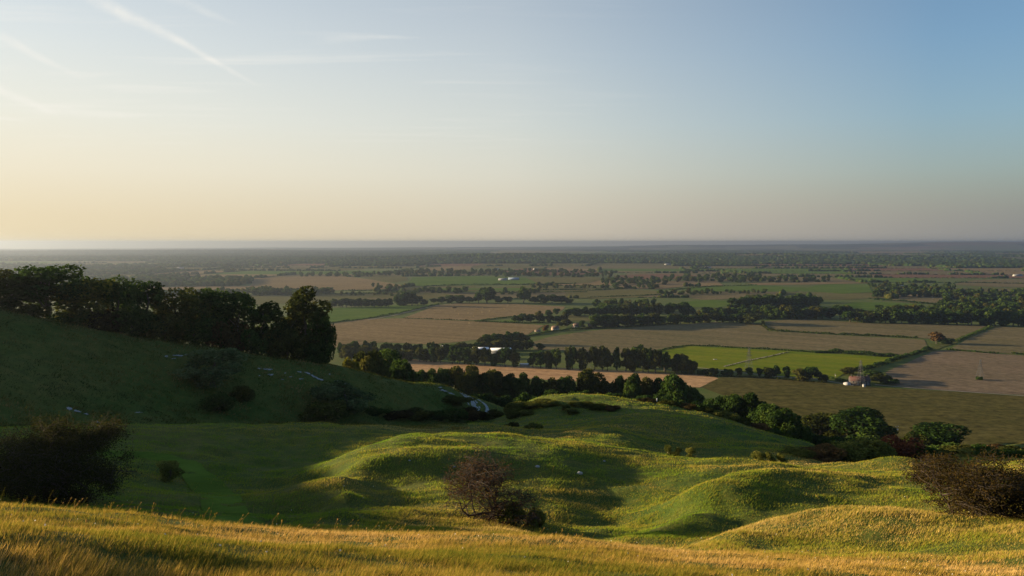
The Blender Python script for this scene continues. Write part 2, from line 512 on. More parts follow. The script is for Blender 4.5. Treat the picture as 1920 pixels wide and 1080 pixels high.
field("field", [(1524, 586), (1600, 567), (1660, 567), (1730, 571), (1710, 577), (1620, 582), (1560, 588)], GREN, 0.5)
field("field", [(1656, 563), (1720, 557), (1772, 557), (1790, 571), (1720, 569)], STUB2, 0.5)
field("field", [(1530, 556), (1600, 555), (1650, 558), (1600, 562), (1540, 562)], OLI2, 0.6)
field("field", [(1788, 534), (1830, 525), (1960, 523), (1960, 540), (1860, 538)], STUB2, 0.8)
field("field", [(1400, 531), (1560, 529), (1640, 531), (1520, 534), (1420, 535)], STUB, 1.0)
field("field", [(930, 511), (965, 505), (990, 503), (1120, 510), (1130, 514), (1040, 517), (960, 514)], BROW, 1.6)
field("field", [(775, 507), (830, 500), (888, 499), (886, 506), (830, 508)], STUB, 1.8)
field("field", [(1150, 517), (1240, 514), (1310, 517), (1290, 524), (1160, 523)], BROW, 1.2)
field("field", [(1150, 537), (1210, 534), (1285, 537), (1240, 542), (1160, 542)], STUB, 0.9)
field("field", [(963, 601), (985, 598), (966, 605), (905, 603)], GREN, 0.5, 2)
field("field", [(1060, 591), (1100, 593), (1130, 596), (1120, 603), (1070, 602)], OLI2, 0.5, 2)


def ribbon(name, px, width, mat, lift, kind="structure"):
    g = [np.array(hit(x, y)[:2]) for x, y in px]
    return ribbon_w(name, g, width, mat, lift, kind)


def ribbon_w(name, g, width, mat, lift, kind="structure", seed=3):
    P = []
    for a, b in zip(g[:-1], g[1:]):
        n = max(2, int(np.hypot(*(b - a)) / (width * 0.7)))
        P += [a + (b - a) * k / n for k in range(n)]
    P.append(g[-1]); P = np.array(P)
    for _ in range(6):
        P[1:-1] = 0.25 * P[:-2] + 0.5 * P[1:-1] + 0.25 * P[2:]
    T = np.gradient(P, axis=0); T /= np.linalg.norm(T, axis=1)[:, None] + 1e-9
    nn = np.column_stack([-T[:, 1], T[:, 0]])
    rows = []
    for s in np.linspace(-1, 1, 7):
        w = width * 0.5 * (1 + 0.5 * vnoise(P[:, 0] / width * 0.5, P[:, 1] / width * 0.5, seed + (s > 0)))
        rows.append(P + nn * (s * w)[:, None])
    A = np.array(rows)                         # 7, n, 2
    n = A.shape[1]
    fl = A.reshape(-1, 2)
    z = H(fl[:, 0], fl[:, 1]) + lift
    i = (np.arange(6)[:, None] * n + np.arange(n - 1)[None]).ravel()
    q = np.stack([i, i + 1, i + n + 1, i + n], 1)[:, ::-1].copy()
    o = mesh_obj(name, np.column_stack([fl, z]), q, mat, smooth=True)
    tag(o, kind=kind)
    return o


ribbon("track", [(690, 600), (737, 592), (790, 579), (823, 572), (860, 570)], 4.5, TRACK, 0.45)
ribbon("track", [(1303, 689), (1360, 696), (1450, 706), (1530, 711), (1600, 724)], 3, TRACK, 0.45)
ribbon("track", [(1640, 722), (1720, 729), (1920, 743), (2100, 755)], 3, TRACK, 0.5)
ribbon("track", [(1357, 688), (1400, 677), (1440, 669), (1479, 660)], 3.2, TRACK, 0.5)
ribbon("track", [(1742, 657), (1790, 640), (1858, 612)], 14, VERG, 0.4)

# ---- the patchwork farther out: irregular fields, hedgerows, woods, all the way to the ridge
def jgrid():
    rows = [2050.0]
    while rows[-1] < 23000:
        rows.append(rows[-1] + 210 + rows[-1] * 0.055)
    G = []
    for j, y in enumerate(rows):
        half = y * 0.86 + 900
        G.append((y, half))
    return rows


pr = np.random.default_rng(21)
rows = jgrid()
pv, pf, pm, edges, woods = [], [], [], [], []
PW = {}
for j in range(len(rows) - 1):
    y0, y1 = rows[j], rows[j + 1]
    wx = (300 + y0 * 0.075)
    off = pr.uniform(0, wx)
    half = y0 * 0.86 + 900
    xs = [-half + off]
    while xs[-1] < half:
        xs.append(xs[-1] + wx * pr.uniform(0.45, 1.6))
    for a, b in zip(xs[:-1], xs[1:]):
        sk = 0.18 * (y1 - y0)
        q = [(a, y0), (b, y0), (b + sk, y1), (a + sk, y1)]
        ang = R(9)
        q = [(p[0] + (y1 - y0) * 0.55 * float(vnoise(p[0] / 900, p[1] / 900, 61)), p[1] + (y1 - y0) * 1.1 * float(vnoise(p[0] / 700, p[1] / 900, 62)) + p[0] * 0.02) for p in q]
        cx = sum(p[0] for p in q) / 4; cy = sum(p[1] for p in q) / 4
        if any(inside(P, np.array([cx]), np.array([cy]))[0] for P in FIELD_POLYS):
            continue
        wn = float(fbm(cx / 1500 + 5, cy / 2000 + 2, 77, 2)) + 0.18 * math.exp(-((cy - 6600) / 900) ** 2) + 0.09 * float(sstep(4500, 10000, cy))
        u = pr.random()
        if wn + 0.22 * (pr.random() - 0.5) > 0.03:
            k = 5
        else:
            k = 0 if u < 0.26 else 1 if u < 0.5 else 2 if u < 0.7 else 3 if u < 0.92 else 4
        qq = np.array(q)
        n = 4
        uu, vv = np.meshgrid(np.linspace(0, 1, n + 1), np.linspace(0, 1, n + 1))
        X = (qq[0, 0] * (1 - uu) + qq[1, 0] * uu) * (1 - vv) + (qq[3, 0] * (1 - uu) + qq[2, 0] * uu) * vv
        Y = (qq[0, 1] * (1 - uu) + qq[1, 1] * uu) * (1 - vv) + (qq[3, 1] * (1 - uu) + qq[2, 1] * uu) * vv
        base = len(pv)
        zz = H(X.ravel(), Y.ravel()) + 0.2 + 0.00006 * cy
        pv += list(map(tuple, np.column_stack([X.ravel(), Y.ravel(), zz])))
        for r_ in range(n):
            for c_ in range(n):
                i = base + r_ * (n + 1) + c_
                pf.append((i, i + 1, i + n + 2, i + n + 1)); pm.append(k)
        if k == 5:
            woods.append(q)
        if pr.random() < 0.82: edges.append((q[0], q[1], cy))
        if pr.random() < 0.72: edges.append((q[0], q[3], cy))
pq = np.array(pf)
farm = mesh_obj("farmland", pv, pq, None, mats=[STUB, STUB2, GREN, OLI2, BROW, WOODF], midx=pm)
tag(farm, kind="structure")
# ------------------------------------------------------------------ foliage
def m_leaf(name, dark, mid, light, trans=0.35, obj_var=0.5):
    m, nt, out = nmat(name)
    L = nt.links.new
    a = N(nt, "ShaderNodeAttribute", attribute_name="tint")
    oi = N(nt, "ShaderNodeObjectInfo")
    mm = N(nt, "ShaderNodeMath", operation='MULTIPLY_ADD'); mm.inputs[1].default_value = obj_var; mm.inputs[2].default_value = -obj_var / 2
    L(oi.outputs["Random"], mm.inputs[0])
    ad = N(nt, "ShaderNodeMath", operation='ADD'); ad.use_clamp = True
    L(a.outputs["Fac"], ad.inputs[0]); L(mm.outputs[0], ad.inputs[1])
    c = ramp(nt, ad.outputs[0], [(0.05, dark), (0.5, mid), (0.95, light)])
    d = N(nt, "ShaderNodeBsdfDiffuse"); L(c, d.inputs[0])
    t = N(nt, "ShaderNodeBsdfTranslucent"); L(c, t.inputs[0])
    mx = N(nt, "ShaderNodeMixShader"); mx.inputs[0].default_value = trans
    L(d.outputs[0], mx.inputs[1]); L(t.outputs[0], mx.inputs[2]); L(mx.outputs[0], out.inputs[0])
    return m


LEAF_D = m_leaf("leaves_dark_green", (0.017, 0.035, 0.008), (0.036, 0.068, 0.014), (0.072, 0.104, 0.021))
LEAF_O = m_leaf("leaves_olive", (0.026, 0.034, 0.008), (0.050, 0.060, 0.013), (0.094, 0.089, 0.019))
LEAF_Y = m_leaf("leaves_yellow_green", (0.060, 0.070, 0.012), (0.11, 0.11, 0.016), (0.19, 0.16, 0.022), 0.45)
LEAF_B = m_leaf("leaves_bronze", (0.060, 0.039, 0.018), (0.112, 0.068, 0.027), (0.188, 0.112, 0.039))
LEAF_R = m_leaf("leaves_rust_red", (0.083, 0.027, 0.015), (0.158, 0.054, 0.027), (0.240, 0.098, 0.039))
LEAF_G = m_leaf("leaves_grey_green", (0.040, 0.060, 0.025), (0.076, 0.109, 0.040), (0.141, 0.172, 0.068))
LEAF_H = m_leaf("leaves_hawthorn_brown", (0.022, 0.020, 0.008), (0.045, 0.035, 0.013), (0.084, 0.062, 0.020))
BARK = plain("bark", (0.065, 0.052, 0.038), 0.9, 0.4, 3.0)
TWIG = plain("twig_bark", (0.032, 0.022, 0.016), 0.9, 0.35, 6.0)


def quads(P, Nn, size, r, aspect=1.0, jitter=0.9):
    n = len(P)
    d = Nn + jitter * r.normal(size=(n, 3))
    d /= np.linalg.norm(d, axis=1)[:, None] + 1e-9
    t = r.normal(size=(n, 3)); t -= d * (t * d).sum(1)[:, None]
    t /= np.linalg.norm(t, axis=1)[:, None] + 1e-9
    b = np.cross(d, t)
    s = (size * r.uniform(0.6, 1.35, n))[:, None] * 0.5
    V = np.stack([P - t * s * 1.25, P - b * s * aspect * 0.8 + t * s * 0.15, P + t * s * 1.25, P + b * s * aspect * 0.8 - t * s * 0.15], 1).reshape(-1, 3)
    return V, np.arange(4 * n).reshape(n, 4)


def crown(seed, n, size, rx, rz, zc, nl, droop=0.0, lobe=(0.3, 0.5), top=0.0):
    r = np.random.default_rng(seed)
    C, Rr = [], []
    for k in range(nl):
        for _ in range(50):
            u = r.uniform(-1, 1, 3)
            if 0.2 < np.linalg.norm(u) < 1.0:
                break
        fl = 1 - 0.35 * max(u[2], 0) * top
        c = np.array([u[0] * rx * fl, u[1] * rx * fl, u[2] * rz]) * 0.78
        C.append(c); Rr.append(r.uniform(*lobe) * rx)
    C = np.array(C); Rr = np.array(Rr)
    w = Rr ** 2; w /= w.sum()
    li = r.choice(nl, size=int(n * 1.7), p=w)
    v = r.normal(size=(len(li), 3)); v /= np.linalg.norm(v, axis=1)[:, None]
    rad = Rr[li] * (0.55 + 0.5 * np.sqrt(r.random(len(li)))) * (1 + 0.35 * vnoise(v[:, 0] * 2.2 + li * 3.7, v[:, 1] * 2.2 + v[:, 2] * 2.9, seed))
    P = C[li] + v * rad[:, None] * np.array([1, 1, 0.95])
    dd = np.linalg.norm(P[:, None] - C[None], axis=2) / Rr[None]
    dd[np.arange(len(li)), li] = 9
    keep = dd.min(1) > 0.62
    P, v, li = P[keep][:n], v[keep][:n], li[keep][:n]
    lt = r.normal(0, 0.16, nl)
    tint = 0.45 + lt[li] + r.normal(0, 0.16, len(P))
    V, Q = quads(P, v, size, r)
    V[:, 2] += zc
    z0 = zc - rz * 1.05
    V[:, 2] = np.maximum(V[:, 2], z0 - 0.2 * r.random(len(V)))
    return V, Q, np.repeat(tint, 4), C + np.array([0, 0, zc])


def tube(path, rad, ns=6):
    path = np.asarray(path, float); V, Fc = [], []
    n = len(path)
    T = np.gradient(path, axis=0)
    for i in range(n):
        t = T[i] / (np.linalg.norm(T[i]) + 1e-9)
        a = np.array([1, 0, 0]) if abs(t[0]) < 0.8 else np.array([0, 1, 0])
        u = np.cross(t, a); u /= np.linalg.norm(u); w_ = np.cross(t, u)
        for k in range(ns):
            th = 2 * math.pi * k / ns
            V.append(path[i] + rad[i] * (math.cos(th) * u + math.sin(th) * w_))
    for i in range(n - 1):
        for k in range(ns):
            Fc.append((i * ns + k, i * ns + (k + 1) % ns, (i + 1) * ns + (k + 1) % ns, (i + 1) * ns + k))
    return np.array(V), np.array(Fc)


def join(parts):
    V, Fs, o = [], [], 0
    for v, f in parts:
        V.append(v); Fs.append(f + o); o += len(v)
    return np.concatenate(V), np.concatenate(Fs)


def trunk(seed, hgt, r0, targets, lim=6, ns=7):
    r = np.random.default_rng(seed)
    zs = np.linspace(-0.5, hgt, 7)
    wob = np.cumsum(r.normal(0, 0.025 * hgt, (7, 2)), axis=0); wob[0] = 0
    path = np.column_stack([wob, zs])
    rad = r0 * (1.15 - 0.85 * np.linspace(0, 1, 7) ** 0.8); rad[0] *= 1.35
    parts = [tube(path, rad, ns)]
    idx = r.permutation(len(targets))[:lim]
    for k in idx:
        i = int(r.integers(2, 6)); a = path[i]; b = targets[k]
        mid = (a + b) / 2 + np.array([0, 0, -0.06 * hgt]) + r.normal(0, 0.04 * hgt, 3)
        tt = np.linspace(0, 1, 5)[:, None]
        pp = (1 - tt) ** 2 * a + 2 * tt * (1 - tt) * mid + tt ** 2 * b
        parts.append(tube(pp, rad[i] * np.array([0.6, 0.5, 0.38, 0.25, 0.1]), 5))
    return join(parts)


# archetypes: (crown mesh, trunk mesh, height, half width)
ARCH = {}
SPEC = {
    # name: rx, rz, zc, lobes, trunk height, r0, lobe range, top
    "oak": (5.0, 5.6, 6.3, 21, 8.0, 0.38, (0.26, 0.44), 0.5),
    "ash": (3.8, 6.0, 6.6, 20, 9.5, 0.30, (0.28, 0.44), 0.9),
    "round": (4.7, 5.6, 5.7, 19, 7.0, 0.32, (0.30, 0.50), 0.5),
    "lean": (2.4, 5.6, 6.3, 13, 9.5, 0.24, (0.38, 0.56), 0.7),
    "scrub": (4.8, 3.3, 2.9, 17, 4.0, 0.20, (0.26, 0.42), 0.4),
}
LODS = {"hi": (4500, 0.40), "mid": (6000, 0.52), "low": (900, 1.35)}


def arche(kind, lod, var):
    key = (kind, lod, var)
    if key not in ARCH:
        rx, rz, zc, nl, th, r0, lb, top = SPEC[kind]
        n, s = LODS[lod]
        seed = sum(map(ord, kind)) * 7 + var * 101
        V, Q, t, C = crown(seed, n, s, rx, rz, zc, nl + (12 if lod == "hi" else 0), lobe=(lb[0] * (0.62 if lod == "hi" else 1), lb[1] * (0.8 if lod == "hi" else 1)), top=top)
        cm = (V, Q, t)
        tm = trunk(seed + 1, th, r0, C, 7 if lod == "hi" else 4, 7 if lod == "hi" else 5)
        hgt = float(np.quantile(V[:, 2], 0.998)); hw = float(np.quantile(np.abs(V[:, 0]), 0.97))
        ARCH[key] = [cm, tm, hgt, hw, {}]
    return ARCH[key]


def copy_of(o, parent):
    c = o.copy(); COL.objects.link(c); c.parent = parent
    return c


def plant(name, parts, loc, rz, sc, kind, lod, var, leaf, bark=None):
    cm, tm, hgt, hw, cache = arche(kind, lod, var)
    root = empty(name, loc, rz, sc)
    if leaf.name not in cache:
        c = mesh_obj(parts[1], cm[0], cm[1], leaf, root, col=cm[2])
        t = mesh_obj(parts[0], tm[0], tm[1], bark or BARK, root, smooth=True)
        cache[leaf.name] = (c, t)
    else:
        c0, t0 = cache[leaf.name]
        for o, nm in ((copy_of(c0, root), parts[1]), (copy_of(t0, root), parts[0])):
            o.name = nm
    return root


ORD = "zeroth first second third fourth fifth sixth seventh eighth ninth tenth eleventh twelfth thirteenth fourteenth fifteenth sixteenth seventeenth eighteenth nineteenth twentieth twenty-first twenty-second twenty-third twenty-fourth twenty-fifth twenty-sixth twenty-seventh twenty-eighth twenty-ninth thirtieth thirty-first thirty-second thirty-third thirty-fourth thirty-fifth thirty-sixth thirty-seventh thirty-eighth thirty-ninth fortieth forty-first forty-second forty-third forty-fourth forty-fifth forty-sixth forty-seventh forty-eighth forty-ninth fiftieth".split()
tr = np.random.default_rng(5)


def tree(x, ytop, hw, ybase=None, d=None, kind="oak", lod="low", leaf=None, label=None, group=None, name="tree", cat="tree", sink=0.0):
    """a tree standing where the photograph has it: foot on the ground, top on the sight line YTOP"""
    if d is None:
        X, Y, zz = hit(x, ybase)
    else:
        X, Y, zz = at(x, d)
    dist = math.hypot(X, Y)
    v = pdir(x, ytop)
    ztop = CAMZ + v[2] / math.hypot(v[0], v[1]) * dist
    var = int(tr.integers(0, 3))
    _, _, h0, hw0, _ = arche(kind, lod, var)
    zz -= sink
    hs = max(ztop - zz, 1.5) / h0
    ws = hw / F * dist * math.hypot(1, (x - 960) / F) / hw0
    o = plant(name, ("stems", "foliage") if name in ("bush", "shrub") else ("trunk", "crown"), (X, Y, zz), float(tr.uniform(0, 6.28)), (ws, ws, hs), kind, lod, var, leaf or LEAF_D)
    tag(o, label, cat, group)
    return o


def look(leaf, kind):
    c = {LEAF_D.name: "dark green", LEAF_O.name: "olive green", LEAF_Y.name: "yellow green", LEAF_B.name: "bronze", LEAF_R.name: "rusty", LEAF_G.name: "grey green", LEAF_H.name: "brownish"}[leaf.name]
    k = {"oak": "broad", "ash": "tall", "round": "rounded", "lean": "slender", "scrub": "low"}[kind]
    return f"{k} {c} tree"


def row(where, items, group, ybase=None, d=None, lod="low", leaves=None, kinds=("oak", "round", "ash"), side="left"):
    """ITEMS: (x, ytop, half width[, ybase or d[, kind[, leaf]]]) from left to right"""
    leaves = leaves or [LEAF_D, LEAF_D, LEAF_O]
    for i, it in enumerate(items):
        x, yt, hw = it[:3]
        b = it[3] if len(it) > 3 else None
        kind = it[4] if len(it) > 4 else kinds[int(tr.integers(0, len(kinds)))]
        leaf = it[5] if len(it) > 5 else leaves[int(tr.integers(0, len(leaves)))]
        kw = dict(d=b if b is not None else d) if d is not None else dict(ybase=b if b is not None else (ybase(x) if callable(ybase) else ybase))
        tree(x, yt, hw, kind=kind, lod=lod, leaf=leaf, group=group, label=f"{look(leaf, kind)}, {ORD[i + 1]} from {side} {where}", **kw)


def span(x0, x1, step, y0, y1, hw, jit=0.35):
    out = []
    x = x0
    while x <= x1:
        t = (x - x0) / max(x1 - x0, 1)
        yt = (y0 + (y1 - y0) * t) if not callable(y0) else y0(x)
        out.append((x + step * jit * float(tr.uniform(-1, 1)), yt + float(tr.uniform(-3.2, 3.2)) * hw / 9, hw * float(tr.uniform(0.8, 1.3))))
        x += step
    return out


# --- trees along the crest of the dark hill
hill = [
    (-75, 512, 60, 207, "oak", LEAF_D), (22, 506, 48, 206, "oak", LEAF_O), (98, 497, 46, 206, "oak", LEAF_D), (168, 523, 40, 206, "round", LEAF_Y),
    (226, 520, 36, 208, "round", LEAF_D), (276, 529, 30, 210, "ash", LEAF_D), (334, 540, 38, 210, "oak", LEAF_O), (392, 541, 36, 212, "ash", LEAF_D),
    (438, 545, 40, 212, "round", LEAF_D), (500, 566, 30, 213, "ash", LEAF_D), (572, 537, 46, 216, "ash", LEAF_O), (603, 590, 22, 214, "scrub", LEAF_D)]
hl = ["broad dark tree cut off by the edge of the view on the hill crest",
      "open airy tree with sky holes, outermost full tree of the crest row",
      "tallest airy spreading tree on the dark hill crest, autumn tinged top",
      "yellow green rounded tree on the crest beside the tallest airy one",
      "dense dark domed tree right of the yellow green one on the crest",
      "thin tree with see-through crown between the dark dome and the long clump",
      "olive tree starting the long flat-topped clump on the hill crest",
      "dark middle tree of the long flat-topped clump on the hill crest",
      "rounded tree ending the long flat-topped clump on the hill crest",
      "lower dark tree leaning on the large tree at the hill's end",
      "large tall tree standing last on the hill crest before the plain",
      "low shrubby tree under the large last tree of the hill crest"]
for (x, yt, hw, d, k, lf), lb in zip(hill, hl):
    tree(x, yt, hw, d=d, kind=k, lod="hi", leaf=lf, label=lb, group="trees along the hill crest")
under = [(-20, 562, 36, 205), (48, 570, 28, 205), (130, 582, 24, 206), (195, 580, 28, 207), (250, 580, 34, 208), (310, 585, 34, 209), (365, 590, 32, 210), (425, 598, 32, 211), (480, 612, 32, 212), (535, 612, 34, 213), (588, 640, 30, 214)]
for i, (x, yt, hw, d) in enumerate(under):
    tree(x, yt, hw, d=d - 1.5, kind="scrub", lod="hi", leaf=[LEAF_D, LEAF_O, LEAF_D, LEAF_H][i % 4], name="bush", cat="bush", group="bushes under the crest trees",
         label=f"dark bush under the hill crest trees, {ORD[i + 1]} from the left along the crest", sink=0.6)
# --- bushes at the foot of the hill line and the wood edge behind it
for x, yt, hw, d, k, lf, lb in [
    (688, 661, 30, 290, "scrub", LEAF_O, "large sunlit rounded bush just beyond the hill crest's end"),
    (722, 655, 26, 320, "round", LEAF_D, "dark tree top behind the large sunlit bush beyond the hill crest"),
    (757, 676, 28, 300, "scrub", LEAF_D, "dark spreading bush between the sunlit bush and the tree line"),
    (655, 672, 18, 270, "scrub", LEAF_Y, "small yellow lit bush below the large last crest tree")]:
    tree(x, yt, hw, d=d, kind=k, lod="mid", leaf=lf, label=lb, name="bush", cat="bush")

# --- the tree line behind the humps
r2 = [(790, 694, 18), (815, 691, 18), (838, 694, 17), (873, 686, 27, 392, "oak"), (905, 700, 18), (926, 693, 27, 398, "round"), (955, 702, 20), (981, 700, 19, 390, "ash"),
      (1009, 707, 20), (1036, 709, 18), (1061, 707, 18), (1106, 694, 30, 396, "oak", LEAF_O), (1141, 714, 17), (1166, 706, 17), (1190, 702, 19, 380, "ash"), (1214, 708, 18), (1236, 709, 17),
      (1262, 704, 28, 372, "round"), (1291, 722, 20), (1314, 738, 17)]
row("in tree line behind mounds", r2, "tree line behind the grassy mounds", d=392, lod="mid", kinds=("oak", "round", "ash"), leaves=[LEAF_D, LEAF_D, LEAF_D, LEAF_O])
for i, (x, yt, hw, d) in enumerate([(775, 712, 18, 330), (812, 722, 20, 330), (850, 730, 22, 325), (900, 738, 24, 320), (940, 742, 24, 320), (985, 738, 22, 330), (1040, 733, 22, 340), (1090, 733, 22, 340), (1150, 737, 22, 335), (1210, 742, 24, 330), (1262, 748, 24, 325), (1310, 755, 22, 315)]):
    tree(x, yt, hw, d=d, kind="scrub", lod="mid", leaf=LEAF_D, name="bush", cat="bush", group="dark undergrowth before the tree line",
         label=f"very dark thicket bush, {ORD[i + 1]} from the left below the tree line behind the mounds")
row("in dark clump beside olive field", [(1346, 744, 22, 320, "round"), (1376, 741, 22, 318, "oak"), (1408, 737, 26, 316, "ash"), (1442, 757, 27, 308, "round"), (1472, 768, 24, 300, "oak"), (1494, 792, 20, 296, "scrub")],
    "dark trees beside the olive field", d=310, lod="mid", leaves=[LEAF_D])
tree(1546, 776, 34, d=470, kind="oak", lod="mid", leaf=LEAF_O, label="paler olive tree of the pair at the olive field's lower edge", group="trees at the olive field's edge")
tree(1622, 768, 44, d=455, kind="round", lod="mid", leaf=LEAF_D, label="large dark round tree of the pair at the olive field's lower edge", group="trees at the olive field's edge")
tree(1765, 797, 36, d=430, kind="round", lod="mid", leaf=LEAF_D, label="lone dark round tree at the olive field's edge beyond the red bush", group="trees at the olive field's edge")
tree(1733, 815, 22, d=420, kind="scrub", lod="mid", leaf=LEAF_O, label="small olive tree touching the lone dark round tree", group="trees at the olive field's edge")

# --- the belt between the orange strip and the pale fields
yb = lambda x: float(np.interp(x, [640, 760, 860, 1000, 1200, 1300], [676, 676, 683, 690, 698, 703]))
r5 = [(xx, yt, hw) for xx, yt, hw in span(644, 1300, 15.5, lambda x: float(np.interp(x, [640, 760, 820, 900, 925, 960, 990, 1060, 1190, 1220, 1260, 1300], [648, 655, 650, 652, 660, 652, 662, 652, 650, 656, 664, 682])), 0, 9.5) if not 975 < xx < 992]
row("in front row of belt behind orange strip", r5, "belt behind the orange stubble strip", ybase=yb, leaves=[LEAF_D, LEAF_O, LEAF_O, LEAF_D, LEAF_O])
row("in back row of belt behind orange strip", span(640, 875, 15, 641, 645, 8.5), "belt behind the orange stubble strip", ybase=668, leaves=[LEAF_D, LEAF_O])
row("in lower row of copse above white roofs", span(868, 1020, 13, lambda x: 637 + abs(x - 950) * 0.06, 0, 9), "copse above the white roofs", ybase=656, leaves=[LEAF_O, LEAF_D, LEAF_O])
row("in top row of copse above white roofs", span(905, 1000, 12, lambda x: 621 + abs(x - 957) * 0.16, 0, 9), "copse above the white roofs", ybase=645, leaves=[LEAF_D, LEAF_O])
row("at belt's dense end beside lime field", [(1196, 647, 15, 690, "round"), (1216, 655, 12, 692), (1246, 664, 17, 696, "oak", LEAF_O), (1272, 663, 14, 698, "round"), (1293, 676, 11, 701)], "belt behind the orange stubble strip", ybase=695)
# --- foot of the lime green field
row("along lime field's lower edge", [(1316, 692, 8, 703, "scrub"), (1334, 690, 11, 704, "scrub"), (1364, 692, 10, 704, "scrub"), (1385, 690, 6, 705, "lean"), (1405, 689, 6, 706, "lean"), (1424, 690, 5, 707, "lean"), (1441, 689, 9, 709, "round"), (1456, 685, 6, 710, "lean"), (1474, 687, 6, 711, "lean"),
     (1503, 691, 14, 714, "round", LEAF_O), (1521, 688, 13, 715, "oak"), (1543, 702, 8, 717, "round")], "trees along the lime field", ybase=707)
row("in pair where the hedges cross", [(1756, 622, 11, 644, "oak", LEAF_B), (1774, 633, 10, 645, "round", LEAF_D)], "pair at the hedge crossing", ybase=645)
row("around the brick farmhouse", [(1592, 688, 12, 702, "round"), (1618, 688, 11, 700, "oak"), (1634, 694, 14, 712, "round"), (1652, 702, 14, 718, "oak"), (1668, 709, 11, 720, "scrub")], "trees around the brick farmhouse", ybase=712)
# --- the big wood
row("in front row of big dark wood", span(1592, 1935, 14.5, lambda x: 582 + 3 * math.sin(x / 23), 0, 9.5), "front row of the big wood", ybase=lambda x: float(np.interp(x, [1590, 1920], [604, 612])), leaves=[LEAF_D, LEAF_D, LEAF_O, LEAF_D])
row("in line above pale hedged field", span(1480, 1588, 13, 578, 575, 9), "line above the pale hedged field", ybase=lambda x: 598, leaves=[LEAF_D, LEAF_O])
# --- the mixed wood in mid plain
row("in front row above the wide stubble", span(1116, 1404, 12.5, 592, 587, 9), "front row of the mixed wood", ybase=lambda x: float(np.interp(x, [1116, 1340, 1420], [615, 604, 606])), leaves=[LEAF_D, LEAF_O, LEAF_D, LEAF_D])
tree(1413, 588, 17, ybase=608, kind="oak", leaf=LEAF_O, label="big pale olive oak-like tree at the corner of the wide stubble field", group="front row of the mixed wood")
row("in mixed wood's row above wide stubble", span(1068, 1300, 13, 577, 566, 9), "middle row of the mixed wood", ybase=593, leaves=[LEAF_D, LEAF_D, LEAF_O])
row("in mixed wood beside small green strips", span(1375, 1525, 12.5, 560, 552, 10), "high end of the mixed wood", ybase=582, leaves=[LEAF_D])
# --- field edges further out
row("along top edge of bale field", [(812, 559, 7), (828, 556, 8), (844, 553, 9), (862, 553, 10), (880, 556, 9), (897, 548, 9), (914, 538, 13, 568, "oak"), (934, 556, 8), (952, 556, 9), (982, 537, 12, 568, "oak"), (1002, 556, 9), (1018, 552, 10), (1036, 552, 10), (1052, 554, 10), (1066, 560, 8)], "trees along the bale field", ybase=568, leaves=[LEAF_D])
row("in plantation above bright green field", span(622, 734, 7.2, 561, 560, 5.5), "plantation above the bright green field", ybase=576, leaves=[LEAF_D], kinds=("ash", "lean"))
row("in domed clump above green field", [(748, 552, 9), (760, 547, 10), (772, 548, 10), (784, 555, 8), (795, 561, 7)], "domed clump above the bright green field", ybase=573, leaves=[LEAF_D])
row("in little copse within the stubble", [(966, 591, 7), (980, 588, 9), (995, 589, 9), (1011, 583, 8), (1012, 590, 9), (1029, 581, 6, 594), (1043, 578, 6, 590), (1030, 591, 9), (1046, 592, 9), (1060, 585, 6)], "copse within the stubble", ybase=604)
row("around the white cottages", [(1023, 609, 6, 621, "round", LEAF_B), (1049, 603, 7, 613), (1063, 598, 8, 612, "ash"), (1092, 601, 6, 615, "lean"), (1137, 602, 10, 614), (1152, 600, 10, 613)], "trees around the cottages", ybase=615)

# --- woods and hedgerow timber too many to count
def merged(name, spots, lod, label=None):
    Vs, Qs, Ts, Mi, o = [], [], [], [], 0
    mats = [LEAF_D, LEAF_O, LEAF_D]
    for (X, Y, zz, ws, hs, k) in spots:
        kind = ("oak", "round", "ash", "scrub")[k % 4]
        cm = arche(kind, lod, k % 3)[0]
        a = tr.uniform(0, 6.28); c, s = math.cos(a), math.sin(a)
        v = cm[0] * np.array([ws, ws, hs])
        v = np.column_stack([v[:, 0] * c - v[:, 1] * s + X, v[:, 0] * s + v[:, 1] * c + Y, v[:, 2] + zz])
        Vs.append(v); Qs.append(cm[1] + o); Ts.append(cm[2] + tr.normal(0, 0.12)); o += len(v)
        Mi.append(np.full(len(cm[1]), [0, 0, 1, 0, 0, 1, 2, 0][int(tr.integers(0, 8))]))
    ob = mesh_obj(name, np.concatenate(Vs), np.concatenate(Qs), None, mats=mats, midx=np.concatenate(Mi), col=np.concatenate(Ts))
    tag(ob, label, None, None, "stuff")
    return ob


